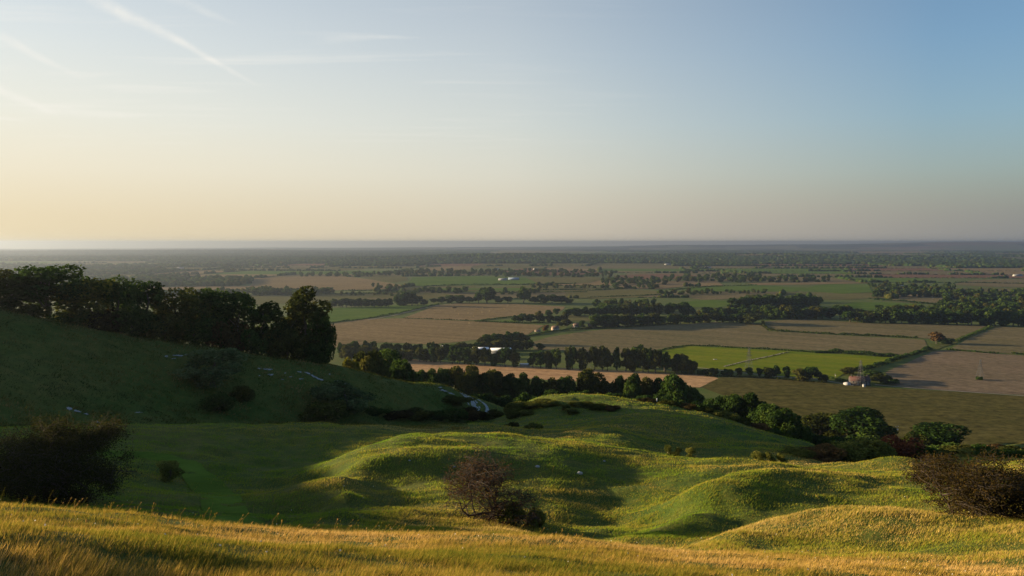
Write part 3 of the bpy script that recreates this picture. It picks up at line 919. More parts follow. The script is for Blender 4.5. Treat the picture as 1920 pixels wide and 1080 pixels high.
LODS["tiny"] = (330, 2.1)
spots = []
for (x0, x1, step, yb_, hpx) in [(1606, 1935, 13, 598, 26), (1640, 1935, 13, 590, 24), (1768, 1935, 12, 581, 24), (1772, 1935, 12, 572, 22), (1775, 1935, 12, 563, 22), (1790, 1935, 12, 554, 20),
                                 (1116, 1250, 12, 585, 20), (1120, 1225, 12, 577, 20), (1300, 1420, 12, 595, 18), (1390, 1500, 12, 591, 26), (1440, 1530, 12, 597, 18), (1390, 1520, 12, 575, 20), (1400, 1520, 12, 567, 18),
                                 (1640, 1800, 11, 556, 20), (1650, 1790, 11, 549, 18), (1634, 1700, 11, 541, 14), (1700, 1790, 12, 542, 16),
                                 (1240, 1330, 11, 552, 10), (1300, 1440, 10, 550, 8), (1130, 1250, 11, 533, 16), (1135, 1260, 11, 527, 12), (1260, 1430, 10, 521, 12), (1270, 1560, 10, 528, 13),
                                 (700, 760, 10, 540, 9), (760, 880, 11, 549, 12), (900, 1010, 12, 551, 10), (1000, 1190, 17, 541, 10), (1180, 1240, 13, 540, 9),
                                 (640, 780, 13, 553, 8), (470, 620, 12, 550, 18), (340, 620, 11, 553, 14), (60, 420, 12, 560, 18),
                                 (560, 700, 9, 517, 16), (700, 930, 9, 515, 15), (930, 1150, 9, 518, 12), (760, 1120, 8, 511, 12), (1000, 1040, 7, 498, 14)]:
    x = x0
    while x < x1:
        X, Y, zz = hit(x + tr.uniform(-4, 4), yb_ + tr.uniform(-2.0, 2.0))
        dd = math.hypot(X, Y)
        hh = hpx * tr.uniform(0.65, 1.15) / F * dd
        hh = min(hh, 21)
        spots.append((X, Y, zz, hh / 12 * tr.uniform(0.9, 1.5), hh / 12.2, int(tr.integers(0, 12))))
        x += step * tr.uniform(0.25, 0.85)
merged("woodland", spots, "tiny", "mixed broadleaf woods and hedgerow trees across the middle of the plain")

# far woods: rounded canopies, thousands of them
ico = bmesh.new(); bmesh.ops.create_icosphere(ico, subdivisions=2, radius=1.0)
IV = np.array([v.co[:] for v in ico.verts]); IF = np.array([[v.index for v in f.verts] for f in ico.faces]); ico.free()
keepf = IV[IF][:, :, 2].max(1) > -0.25
IF = IF[keepf]
fr = np.random.default_rng(33)
BL = []
for k in range(6):
    v = IV * (1 + 0.42 * vnoise(IV[:, 0] * 2.3 + k * 9, IV[:, 1] * 2.3 + IV[:, 2] * 3.1, 50 + k))[:, None]
    v[:, 2] = v[:, 2] * 0.85 + 0.55
    BL.append(v)
fp = []


def addfar(x, y, w, h):
    fp.append((x, y, w, h))


allp = [P for P in FIELD_POLYS]
for a, b, cy in edges:
    a = np.array(a); b = np.array(b); Lh = np.hypot(*(b - a))
    dist = math.hypot(*(a + b) / 2)
    if dist > 11500: continue
    stp = 5.5 + dist * 0.0021
    n = int(Lh / stp)
    seed = fr.uniform(0, 99)
    for i in range(n):
        t = (i + fr.random()) / n
        q = a + (b - a) * t
        dn = vnoise(t * 5 + seed, seed, 4)
        if dn > 0.0:
            addfar(q[0] + fr.normal(0, 2), q[1] + fr.normal(0, 2), fr.uniform(4.5, 8) + dist * 0.0007, fr.uniform(7, 15))
        else:
            addfar(q[0], q[1], fr.uniform(3, 5) + dist * 0.0007, fr.uniform(2, 4.5))
for q in woods:
    qq = np.array(q); c = qq.mean(0); dist = math.hypot(*c)
    if dist > 15500: continue
    area = 0.5 * abs(sum(qq[i, 0] * qq[(i + 1) % 4, 1] - qq[(i + 1) % 4, 0] * qq[i, 1] for i in range(4)))
    w = 7 + dist * 0.0014
    n = int(min(area / (w * w * 2.0), 420))
    uv = fr.random((n, 2))
    P = (qq[0] * (1 - uv[:, :1]) + qq[1] * uv[:, :1]) * (1 - uv[:, 1:]) + (qq[3] * (1 - uv[:, :1]) + qq[2] * uv[:, :1]) * uv[:, 1:]
    ok = fbm(P[:, 0] / 160, P[:, 1] / 160, 91, 2) > -0.16
    for p in P[ok]:
        addfar(p[0], p[1], w * fr.uniform(0.75, 1.3), fr.uniform(11, 19))
fp = np.array(fp)
az_ = np.arctan2(fp[:, 0], fp[:, 1])
fp = fp[(np.abs(az_) < R(37))]
for P in allp:
    fp = fp[~inside(P, fp[:, 0], fp[:, 1])]
fz = H(fp[:, 0], fp[:, 1])
Vs = np.empty((len(fp), len(IV), 3), np.float32)
kk = fr.integers(0, 6, len(fp)); an = fr.uniform(0, 6.28, len(fp))
for k in range(6):
    m = kk == k
    c, s = np.cos(an[m])[:, None], np.sin(an[m])[:, None]
    b = BL[k][None]
    Vs[m, :, 0] = (b[..., 0] * c - b[..., 1] * s) * fp[m, 2][:, None] + fp[m, 0][:, None]
    Vs[m, :, 1] = (b[..., 0] * s + b[..., 1] * c) * fp[m, 2][:, None] + fp[m, 1][:, None]
    Vs[m, :, 2] = b[..., 2] * fp[m, 3][:, None] * 0.72 + fz[m][:, None] - 0.8
Fs = (IF[None] + (np.arange(len(fp)) * len(IV))[:, None, None]).reshape(-1, 3)
tt = np.repeat(0.45 + fr.normal(0, 0.2, len(fp)), len(IV)) + fr.normal(0, 0.12, len(fp) * len(IV))
fw = mesh_obj("far_woods", Vs.reshape(-1, 3), Fs, None, mats=[LEAF_D, LEAF_O], midx=np.repeat(fr.random(len(fp)) < 0.25, len(IF)).astype(np.int32), col=tt)
tag(fw, "distant hedgerow trees and woods fading into the haze", None, None, "stuff")
print("far blobs", len(fp), "spots", len(spots))
# ------------------------------------------------------------------ hedges
def hedge(px, h, w, leaf, label, size=None, gap=0.25, tall=None, n_per=None, group=None, lod_jit=0.5):
    g = [np.array(hit(x, y)[:2]) for x, y in px]
    r = np.random.default_rng(int(px[0][0] * 13 + px[0][1]))
    P = []
    dist = float(np.mean([np.hypot(*q) for q in g]))
    size = size or max(0.8, dist * 0.0011)
    for a, b in zip(g[:-1], g[1:]):
        Lh = np.hypot(*(b - a))
        n = int(Lh * h * w / (size ** 2) * 0.55 + Lh * h / size ** 2 * 1.2)
        t = r.random(n)[:, None]
        q = a + (b - a) * t
        nn = np.array([-(b - a)[1], (b - a)[0]]) / Lh
        hh = h * np.clip(0.75 + 1.1 * vnoise(q[:, 0] / 11, q[:, 1] / 11, 8) + (0.9 * np.maximum(vnoise(q[:, 0] / 37, q[:, 1] / 37, 12) - gap + 0.25, 0) if tall else 0), 0.25, 2.4)
        s = r.uniform(-1, 1, n)
        zz = hh * np.sqrt(r.random(n)) * np.sqrt(np.maximum(1 - 0.55 * s * s, 0.05))
        q = q + nn * (s * w * 0.5)[:, None]
        P.append(np.column_stack([q, zz]))
    P = np.concatenate(P)
    z0 = H(P[:, 0], P[:, 1])
    P[:, 2] += z0
    nrm = np.column_stack([r.normal(size=(len(P), 2)), np.abs(r.normal(size=len(P))) + 0.3])
    nrm /= np.linalg.norm(nrm, axis=1)[:, None]
    V, Q = quads(P, nrm, size * 1.5, r)
    o = mesh_obj("hedge", V, Q, leaf, col=np.repeat(0.45 + r.normal(0, 0.17, len(P)), 4))
    tag(o, label, "hedge", group)
    return o


hedge([(560, 613), (617, 606), (660, 601), (700, 596), (722, 591), (742, 589), (790, 578), (822, 571)], 2.6, 4, LEAF_D, "long dark hedge between the bright green field and the tan stubble")
hedge([(757, 597), (800, 598), (850, 600), (892, 602)], 1.3, 2, LEAF_O, "thin low hedge line dividing the tan stubble from the bale field")
hedge([(890, 602), (910, 600), (935, 597), (963, 594)], 2.6, 4, LEAF_D, "short dark hedge along the upper side of the small green wedge")
hedge([(890, 603), (920, 604), (966, 606), (1022, 606)], 2.8, 4, LEAF_D, "dark hedge along the lower side of the small green wedge and copse")
hedge([(985, 631), (1010, 627), (1032, 622), (1060, 619), (1092, 617)], 3.2, 5, LEAF_D, "thick hedge curving below the white cottages")
hedge([(1092, 617), (1140, 615), (1200, 612), (1262, 608)], 4.0, 7, LEAF_O, "shaggy hedge running from the cottages to the mixed wood", tall=1)
hedge([(1430, 603), (1432, 611), (1442, 619), (1462, 622)], 3.0, 4, LEAF_O, "bent hedge dropping from the big pale olive tree's corner")
hedge([(1462, 622), (1520, 625), (1600, 629), (1660, 631), (1720, 634)], 3.2, 4, LEAF_D, "long dark hedge between two pale stubble fields below the big wood")
hedge([(1205, 670), (1220, 663), (1250, 654), (1290, 648)], 2.0, 3, LEAF_D, "hedge with round bushes climbing the lime field's upper corner", tall=1)
hedge([(1290, 648), (1340, 650), (1400, 654), (1470, 657), (1525, 661)], 2.2, 3, LEAF_D, "low gappy hedge along the lime field's top edge", tall=1)
hedge([(1525, 662), (1560, 661), (1600, 664), (1640, 668), (1690, 670)], 5.5, 9, LEAF_D, "tall bushy hedge at the top corner of the lime field", tall=1)
hedge([(1606, 697), (1640, 688), (1672, 678), (1700, 668), (1725, 661), (1743, 655)], 4.6, 7, LEAF_D, "thick dark hedge rising from the brick farmhouse to the field crossing", tall=1)
hedge([(1774, 656), (1800, 658), (1835, 661), (1872, 664)], 3.0, 4, LEAF_D, "straight dark hedge above the stubble with the lone pylon")
hedge([(1896, 663), (1925, 665), (1990, 668)], 3.4, 5, LEAF_D, "short dark hedge end cut off by the view's edge")
hedge([(1790, 641), (1806, 635), (1835, 622), (1858, 613)], 2.6, 4, LEAF_D, "hedge running from the bronze tree pair up to the big wood")
hedge([(600, 552), (640, 552), (700, 551), (760, 548)], 4.0, 6, LEAF_D, "dark hedge crossing the pale fields above the long plantation", tall=1)
hedge([(640, 545), (700, 545), (770, 546)], 3.0, 5, LEAF_D, "thin hedge under the farthest broad tan field")
hedge([(800, 537), (880, 534), (985, 534), (1080, 532)], 3.5, 5, LEAF_D, "dark hedge under the wide green field with the barns", tall=1)
hedge([(1000, 545), (1060, 544), (1110, 545), (1180, 541)], 3.5, 5, LEAF_D, "dotted hedge between the olive strips in the middle of the plain", tall=1)
hedge([(930, 549), (980, 549), (1060, 548), (1100, 548)], 3.5, 5, LEAF_D, "dark hedge above the tall twin trees of the bale field's edge")
hedge([(1100, 558), (1160, 556), (1240, 553)], 2.6, 4, LEAF_D, "hedge line between two olive strips above the mixed wood")
hedge([(1255, 544), (1300, 540), (1340, 537), (1420, 535)], 3.0, 5, LEAF_D, "curved hedge bounding the far green field on its upper side")
hedge([(1640, 562), (1690, 565), (1725, 569), (1765, 571)], 4.5, 7, LEAF_D, "dark hedge in front of the small grey stubble by the big wood")
hedge([(1345, 590), (1400, 586), (1440, 586), (1500, 583)], 4.0, 6, LEAF_D, "hedge behind the small green strips beside the mixed wood", tall=1)
hedge([(1556, 709), (1568, 713), (1582, 717), (1596, 722)], 3.2, 5, LEAF_D, "clipped dark garden hedge sloping beside the brick farmhouse")
hedge([(1320, 706), (1380, 707), (1430, 709), (1500, 715), (1548, 718)], 1.6, 3, LEAF_O, "scrubby low hedge at the foot of the lime field's lower trees", tall=1)
hedge([(1360, 688), (1400, 678), (1440, 670), (1478, 661)], 0.9, 1.2, LEAF_O, "low straight hedge beside the pale track across the lime field")
hedge([(1790, 530), (1850, 531), (1960, 533)], 4.0, 6, LEAF_D, "dark hedge across the far pale field beyond the big wood")

# ------------------------------------------------------------------ buildings
WHITE = plain("white_render", (0.36, 0.36, 0.36), 0.8, 0.06, 0.5)
CREAM = plain("cream_gable", (0.36, 0.27, 0.22), 0.85, 0.1, 0.5)
BRICK = plain("red_brown_brick", (0.055, 0.047, 0.045), 0.9, 0.25, 2.0)
TILE = plain("red_clay_tiles", (0.075, 0.032, 0.026), 0.85, 0.3, 1.5)
TILEB = plain("brown_tiles", (0.10, 0.065, 0.05), 0.85, 0.3, 1.5)
SLATE = plain("grey_slate", (0.14, 0.15, 0.17), 0.7, 0.2, 1.0)
SHEET = plain("white_sheet_roof", (0.62, 0.65, 0.70), 0.5, 0.05, 0.2)
BLUE = plain("blue_grey_sheet", (0.20, 0.26, 0.36), 0.5, 0.08, 0.2)
GLASS = plain("dark_window_glass", (0.03, 0.035, 0.04), 0.15, 0.1, 1.0)
FRAME = plain("white_window_frame", (0.75, 0.75, 0.73), 0.6, 0.04, 1.0)
DOORM = plain("dark_door", (0.06, 0.05, 0.05), 0.6, 0.2, 2.0)


def bx(c, s):
    x, y, z = c; a, b, h = s[0] / 2, s[1] / 2, s[2] / 2
    V = np.array([(x + i * a, y + j * b, z + k * h) for k in (-1, 1) for j in (-1, 1) for i in (-1, 1)])
    Fc = np.array([(0, 2, 3, 1), (4, 5, 7, 6), (0, 1, 5, 4), (2, 6, 7, 3), (0, 4, 6, 2), (1, 3, 7, 5)])
    return V, Fc


def window(root, x, y, z, w, h, ny):
    f = mesh_obj("window", *bx((x, y + ny * 0.03, z), (w + 0.3, 0.18, h + 0.3)), FRAME, root)
    mesh_obj("pane", *bx((x, y + ny * 0.075, z), (w, 0.18, h)), GLASS, f)


def house(name, X, Y, zz, L_, W_, wh, rh, rot, wall, roof, label, cat, chim=1, win=3, gable=None, group=None, floors=1, lean=False):
    """walls with gables, two roof slopes with eaves, chimneys, windows with panes, a door"""
    root = tag(empty(name, (X, Y, zz), rot), label, cat, group)
    a, b = L_ / 2, W_ / 2
    V = np.array([(-a, -b, -1), (a, -b, -1), (a, b, -1), (-a, b, -1), (-a, -b, wh), (a, -b, wh), (a, b, wh), (-a, b, wh), (-a, 0, wh + rh), (a, 0, wh + rh)])
    Fc = [(0, 1, 5, 4), (2, 3, 7, 6), (1, 2, 6, 9, 5), (3, 0, 4, 8, 7), (0, 3, 2, 1)]
    mats = [wall, gable or wall]
    mesh_obj("walls", V, Fc, None, root, mats=mats, midx=[0, 0, 1, 1, 0])
    e, o = 0.35, 0.12
    sl_ = rh / b
    T = 0.22
    rv, rf = [], []
    for s in (-1, 1):
        k = len(rv)
        for t in (0, T):
            rv += [(-a - e, s * (b + e), wh - e * sl_ + o + t), (a + e, s * (b + e), wh - e * sl_ + o + t), (a + e, 0, wh + rh + o + t), (-a - e, 0, wh + rh + o + t)]
        rf += [(k, k + 1, k + 2, k + 3), (k + 4, k + 7, k + 6, k + 5), (k, k + 4, k + 5, k + 1), (k + 1, k + 5, k + 6, k + 2), (k + 3, k + 2, k + 6, k + 7), (k, k + 3, k + 7, k + 4)]
    ro = mesh_obj("roof", np.array(rv), np.array(rf), roof, root)
    for c in range(chim):
        cx = 0 if chim == 1 else (-a * 0.8 + c * 1.6 * a / (chim - 1))
        mesh_obj("chimney", *join([bx((cx, 0, wh + rh + 0.5), (0.9, 0.7, 2.0)), bx((cx, 0, wh + rh + 1.6), (1.05, 0.85, 0.2))]), BRICK, ro)
    for f in range(floors):
        for i in range(win):
            x = -a + L_ * (i + 0.5) / win
            window(root, x, -b, 1.4 + f * 2.6, 1.1, 1.2, -1)
    if win:
        mesh_obj("door", *bx((-a + L_ * (0.5 + 0.5 * (win % 2)) / win + (0 if win % 2 == 0 else L_ / win * 0.5), -b - 0.04, 0.55), (1.0, 0.14, 2.9)), DOORM, root)
    if lean:
        V = np.array([(-a - 5.5, -b, -1), (-a + .05, -b, -1), (-a + .05, b * .6, -1), (-a - 5.5, b * .6, -1), (-a - 5.5, -b, 2.0), (-a + .05, -b, 3.2), (-a + .05, b * .6, 3.2), (-a - 5.5, b * .6, 2.0)])
        mesh_obj("lean_to", V, np.array([(0, 1, 5, 4), (1, 2, 6, 5), (2, 3, 7, 6), (3, 0, 4, 7), (4, 5, 6, 7), (0, 3, 2, 1)]), WHITE, root)
    return root


def H_at(x, y):
    X, Y, zz = hit(x, y); return X, Y, zz


house("cottage", *H_at(1041, 619), 12, 7, 3.2, 4.2, R(24), WHITE, TILEB, "white cottage with pinkish gable nearest the thick curving hedge", "house", 1, 3, CREAM)
house("cottage", *H_at(1080, 614), 11, 7, 3.0, 4.0, R(24), WHITE, TILEB, "white walled cottage between the first cottage and the brown barn", "house", 1, 3, CREAM)
house("barn", *H_at(1111, 613), 15, 8, 3.0, 3.6, R(14), BRICK, TILEB, "long brown barn next to the white cottages", "barn", 0, 0)
house("barn", *H_at(1130, 611), 14, 6, 2.4, 2.0, R(12), BRICK, TILE, "low reddish shed at the far end of the cottage row", "barn", 0, 0)
house("shed", *H_at(1008, 622), 9, 4, 2.2, 1.0, R(12), CREAM, TILEB, "small pale shed in the corner of the tan stubble by the cottages", "shed", 0, 0)
house("farmhouse", *H_at(1611, 722), 20, 8, 5.0, 4.2, R(-4), BRICK, TILE, "brick farmhouse with red tiled roof between lime field and olive field", "house", 2, 4, None, None, 2, True)
house("garden_shed", *H_at(1620, 726), 2.6, 2.2, 2.4, 0.6, R(5), WHITE, SLATE, "tiny white shed in front of the brick farmhouse", "shed", 0, 0)
house("workshop", *H_at(901, 661), 22, 16, 5.5, 1.6, R(4), SLATE, SHEET, "smaller white roofed hall in the belt of trees", "building", 0, 4)
house("workshop", *H_at(939, 663), 27, 20, 5.5, 2.0, R(8), SLATE, SHEET, "larger white roofed hall in the belt of trees", "building", 0, 5)
house("villa", *H_at(838, 660), 16, 9, 5.0, 4.0, R(10), BRICK, SLATE, "grey roofed house peeping over the belt behind the orange strip", "house", 1, 3, CREAM, None, 2)
house("shed", *H_at(984, 687), 12, 4, 2.6, 0.8, R(2), WHITE, SHEET, "low pale shed in the gap of the belt by the orange strip", "shed", 0, 0)
house("barn", *H_at(943, 526), 36, 16, 5, 4, R(0), WHITE, SLATE, "white walled barn in the far wide green field", "barn", 0, 0)
house("barn", *H_at(963, 525), 42, 22, 5, 4.5, R(4), BLUE, BLUE, "blue grey barn beside the white barn in the far green field", "barn", 0, 0)
for (x, y, lb, ln) in [(1456, 569, "small white house among the dark high end of the mixed wood", 14), (1914, 593, "small white house deep in the big dark wood", 9), (338, 504, "white house far off in the hazy plain beyond the crest trees", 34),
                       (1908, 518, "pale long house in the far field at the view's edge", 44), (1252, 497, "white house in the far woods under the pale ridge", 40), (1327, 503, "white house by the far strip fields below the ridge", 36),
                       (1299, 474, "white hall almost lost in the far blue woods", 90), (1004, 506, "white house beside the far brown field", 24), (930, 506, "pale far house above the wide green field", 30), (1690, 540, "small blue white house behind the big wood", 16)]:
    house("far_house", *H_at(x, y), ln, 12, 5, 4, R(15), WHITE, SLATE, lb, "house", 0, 0)

# ------------------------------------------------------------------ pylons, poles, bales
STEEL = plain("galvanised_steel", (0.07, 0.073, 0.078), 0.7, 0.2, 2.0, 0.0)
WOODP = plain("weathered_pole", (0.16, 0.13, 0.10), 0.9, 0.3, 4.0)
PALEW = plain("pale_fitting", (0.62, 0.64, 0.66), 0.5, 0.1, 3.0)


def strut(a, b, r):
    return tube(np.array([a, b], float), [r, r], 4)


def pylon(x, y, ytop, label):
    X, Y, zz = hit(x, y); d = math.hypot(X, Y); v = pdir(x, ytop)
    h = CAMZ + v[2] / math.hypot(v[0], v[1]) * d - zz
    root = tag(empty("pylon", (X, Y, zz), R(25)), label, "pylon", "pylons across the plain")
    hw = lambda t: 0.125 * h * (1 - t) ** 1.25 + 0.02 * h
    lv = [0, 0.2, 0.38, 0.53, 0.66, 0.77, 0.87, 1.0]
    parts = []
    cs = [(-1, -1), (1, -1), (1, 1), (-1, 1)]
    pt = lambda c, t: np.array([c[0] * hw(t), c[1] * hw(t), t * h - (0.5 if t == 0 else 0)])
    for i in range(len(lv) - 1):
        for k in range(4):
            c, c2 = cs[k], cs[(k + 1) % 4]
            parts.append(strut(pt(c, lv[i]), pt(c, lv[i + 1]), 0.13))
            parts.append(strut(pt(c, lv[i]), pt(c2, lv[i + 1]), 0.07))
            parts.append(strut(pt(c2, lv[i]), pt(c, lv[i + 1]), 0.07))
            parts.append(strut(pt(c, lv[i + 1]), pt(c2, lv[i + 1]), 0.07))
    mesh_obj("lattice_body", *join(parts), STEEL, root)["kind"] = "stuff"
    for t, w_ in ((0.66, 0.17), (0.79, 0.14), (0.91, 0.10)):
        p = []
        for s in (-1, 1):
            p += [strut((0, -hw(t), t * h), (s * w_ * h, 0, t * h + 0.2), 0.1), strut((0, hw(t), t * h), (s * w_ * h, 0, t * h + 0.2), 0.1), strut((0, 0, t * h + 0.06 * h), (s * w_ * h, 0, t * h + 0.2), 0.08)]
        mesh_obj("cross_arm", *join(p), STEEL, root)
    return root


pylon(1101, 691, 656, "lattice pylon standing before the belt behind the orange strip")
pylon(1404, 696, 652, "lattice pylon in the lime green field by the pale track")
pylon(1613, 724, 676, "lattice pylon rising in front of the brick farmhouse")
pylon(1837, 711, 674, "lone lattice pylon with a dark shrub at its foot in the stubble")
tree(1837, 706, 4.5, ybase=712.5, kind="scrub", leaf=LEAF_D, name="bush", cat="bush", label="small dark shrub around the lone pylon's foot in the stubble")


def pole(x, y=None, d=None, ytop=0, label=""):
    X, Y, zz = hit(x, y) if d is None else at(x, d)
    dd = math.hypot(X, Y); v = pdir(x, ytop)
    h = CAMZ + v[2] / math.hypot(v[0], v[1]) * dd - zz
    root = tag(empty("utility_pole", (X, Y, zz), 0.4), label, "pole", "wooden poles")
    mesh_obj("post", *tube(np.array([(0, 0, -1), (0, 0, h * 0.5), (0.03, 0, h)]), [0.17, 0.15, 0.12], 8), WOODP, root, smooth=True)
    mesh_obj("cross_bar", *bx((0, 0, h - 0.5), (1.9, 0.12, 0.14)), WOODP, root)
    for s in (-0.85, 0, 0.85):
        mesh_obj("insulator", *tube(np.array([(s, 0, h - 0.46), (s, 0, h - 0.2), (s, 0, h - 0.12)]), [0.09, 0.11, 0.05], 6), PALEW, root)
    mesh_obj("transformer", *bx((0.0, -0.33, h - 1.9), (0.5, 0.45, 0.8)), PALEW, root)


pole(1687, d=452, ytop=799, label="wooden pole with pale fittings rising behind the red bush")
pole(1230, y=698, ytop=680, label="pale pole beside the belt's end at the orange strip")
pole(1566, y=713, ytop=701, label="thin pole standing in the lime field near the farmhouse")
pole(1221, y=676, ytop=654, label="thin pole at the lime field's upper corner")
STRAW = plain("straw", (0.30, 0.22, 0.10), 0.95, 0.3, 3.0)
DSTRAW = plain("weathered_straw", (0.13, 0.095, 0.05), 0.95, 0.3, 3.0)
X, Y, zz = hit(852, 578)
sp_ = []
for i in range(4):
    for k in range(3):
        sp_.append(bx((-3.6 + i * 2.42, 0, 0.6 + k * 1.2), (2.4, 2.6 - 0.1 * k, 1.22)))
st = mesh_obj("straw_stack", *join(sp_), DSTRAW); st.location = (X, Y, zz)
tag(st, "dark straw stack standing alone in the bale field", "straw stack")


def bale_mesh():
    th = np.linspace(0, 2 * math.pi, 17)[:-1]
    prof = [(-0.62, 0.0), (-0.62, 0.55), (-0.6, 0.68), (-0.5, 0.74), (0.5, 0.74), (0.6, 0.68), (0.62, 0.55), (0.62, 0.0)]
    V = np.array([(a, r_ * math.cos(t), 0.72 + r_ * math.sin(t)) for a, r_ in prof for t in th])
    Fc = np.array([(i * 16 + k, i * 16 + (k + 1) % 16, (i + 1) * 16 + (k + 1) % 16, (i + 1) * 16 + k) for i in range(7) for k in range(16)])
    return V, Fc


bale0 = None
bxs = [(776, 592), (798, 591), (815, 588), (840, 592), (860, 590), (868, 594), (878, 588), (895, 581), (904, 586), (888, 594), (905, 578), (918, 584), (872, 583), (853, 584), (930, 589), (946, 580), (953, 573), (774, 607), (842, 606), (848, 609), (880, 607), (897, 606)]
for i, (x, y) in enumerate(bxs):
    X, Y, zz = hit(x, y)
    if bale0 is None:
        o = bale0 = mesh_obj("hay_bale", *bale_mesh(), STRAW, smooth=True)
    else:
        o = bale0.copy(); COL.objects.link(o)
    o.location = (X, Y, zz + 0.25); o.rotation_euler = (0, 0, i * 0.9); o.scale = (1.3, 1.3, 1.3)
    tag(o, "tiny round bale dotted among others on the tan stubble below the straw stack", "bale", "round bales on the stubble")
X, Y, zz = hit(1341, 675)
tv, tf = join([bx((0, 0, 0.35), (5, 1.1, 0.08)), bx((0, -0.52, 0.6), (5, 0.08, 0.6)), bx((0, 0.52, 0.6), (5, 0.08, 0.6)), bx((-2.46, 0, 0.6), (0.08, 1.1, 0.6)), bx((2.46, 0, 0.6), (0.08, 1.1, 0.6)), bx((-1.8, 0, 0.1), (0.3, 0.9, 0.5)), bx((1.8, 0, 0.1), (0.3, 0.9, 0.5))])
o = mesh_obj("trough", tv, tf, WHITE); o.location = (X, Y, zz + 0.3)
tag(o, "small white trough lying out in the lime green field", "trough")
# ------------------------------------------------------------------ bushes and hawthorns on the down
def bush(x, yt, hw, d, leaf, label, kind="scrub", lod="hi", group=None, sink=0.35, name="bush"):
    return tree(x, yt, hw, d=d, kind=kind, lod=lod, leaf=leaf, name=name, cat="bush", label=label, group=group, sink=sink)


LEAF_HL = m_leaf("leaves_dark_hawthorn", (0.018, 0.020, 0.007), (0.034, 0.036, 0.011), (0.062, 0.055, 0.015))
LEAF_C = m_leaf("leaves_russet_hawthorn", (0.034, 0.018, 0.009), (0.064, 0.034, 0.015), (0.12, 0.065, 0.024))
LEAF_HB = m_leaf("leaves_turning_hawthorn", (0.019, 0.017, 0.006), (0.040, 0.031, 0.009), (0.085, 0.049, 0.014))
LEAF_M = m_leaf("leaves_mound_scrub", (0.051, 0.065, 0.015), (0.109, 0.120, 0.025), (0.209, 0.196, 0.040))  # brightened olive: sunlight put into the leaf colour of shadowed scrub
bush(398, 655, 48, 180, LEAF_G, "large dark grey green bush standing alone on the dark hillside", kind="round")
bush(452, 722, 16, 176, LEAF_O, "small olive bush at the foot of the large hillside bush")
bush(405, 738, 24, 170, LEAF_D, "low dark bush below the large hillside bush")
bush(640, 719, 50, 181, LEAF_G, "tall feathery grey green bush at the foot of the dark hill", kind="round")
bush(607, 752, 36, 174, LEAF_M, "olive lit bush in front of the tall feathery bush")
bush(852, 742, 36, 214, LEAF_O, "rounded olive bush on the slope beside the chalk scar", kind="round")
for i, (x, yt, hw, d) in enumerate([(700, 778, 24, 186), (742, 774, 26, 188), (778, 768, 26, 192), (812, 772, 26, 196), (848, 768, 26, 202), (880, 766, 22, 208), (920, 770, 22, 214), (948, 774, 18, 218)]):
    bush(x, yt, hw, d, [LEAF_D, LEAF_H, LEAF_O, LEAF_D][i % 4], f"dark scrub bush, {ORD[i + 1]} from left along the foot of the dark hill", lod="mid", group="scrub at the hill foot")
for i, (x, yt, hw, d) in enumerate([(958, 756, 14, 198), (975, 753, 20, 199), (1000, 757, 20, 198), (1022, 758, 22, 196), (1040, 764, 12, 195), (962, 768, 14, 192), (990, 772, 14, 191)]):
    bush(x, yt, hw, d, LEAF_M, f"round sunlit gorse-like bush, {ORD[i + 1]} from left at the far mound's shaded corner", lod="mid", kind="round", group="gorse on the far mound")
for i, (x, yt, hw, d, lf) in enumerate([(1062, 766, 12, 190, LEAF_M), (1080, 761, 16, 194, LEAF_M), (1100, 763, 18, 194, LEAF_O), (1125, 766, 20, 192, LEAF_O), (1150, 769, 18, 190, LEAF_B), (1073, 774, 14, 187, LEAF_M)]):
    bush(x, yt, hw * 0.8, d, lf, f"low bush, {ORD[i + 1]} from left in the hollow before the far mound", lod="mid", kind="round", group="bushes in the far hollow")
for i, (x, yt, hw, d, lf) in enumerate([(1215, 771, 18, 208, LEAF_H), (1250, 773, 18, 206, LEAF_O), (1290, 775, 18, 205, LEAF_H), (1320, 775, 18, 204, LEAF_O), (1345, 772, 16, 203, LEAF_M), (1368, 775, 18, 203, LEAF_M), (1395, 790, 16, 203, LEAF_O), (1425, 800, 16, 205, LEAF_B), (1450, 808, 16, 205, LEAF_D)]):
    bush(x, yt, hw, d, lf, f"scrub bush, {ORD[i + 1]} from left along the dark trees' foot behind the dark mound", lod="mid", group="scrub behind the dark mound")
for i, (x, yt, hw, d, lf) in enumerate([(1000, 803, 14, 150, LEAF_M), (960, 800, 12, 160, LEAF_O)]):
    bush(x, yt, hw, d, lf, f"low weedy bush, {ORD[i + 1]} from left in the dip behind the sunlit mound", lod="mid", group="weeds in the dip")
# right-hand scrub
bush(1502, 846, 24, 132, LEAF_M, "small yellowish bush at the near end of the long bronze thicket")
bush(1548, 838, 34, 134, LEAF_B, "bronze bush in the middle of the long thicket beyond the mounds")
bush(1592, 831, 40, 138, LEAF_M, "dense olive brown bush of the long thicket beyond the mounds")
bush(1638, 824, 36, 142, LEAF_M, "tallest bush of the long thicket, pale flower heads on top")
bush(1694, 824, 34, 150, LEAF_R, "rusty red bush beside the long thicket")
bush(1735, 838, 30, 152, LEAF_D, "dark bush between the rusty red bush and the scrub bank")
for i, (x, yt, hw, d, lf) in enumerate([(1510, 812, 24, 330, LEAF_D), (1545, 818, 26, 320, LEAF_D), (1590, 822, 28, 310, LEAF_D), (1635, 824, 26, 300, LEAF_D), (1478, 806, 20, 300, LEAF_D)]):
    bush(x, yt, hw, d, lf, f"very dark bush, {ORD[i + 1]} from left under the tree pair by the olive field", lod="mid", group="dark bushes under the pair")
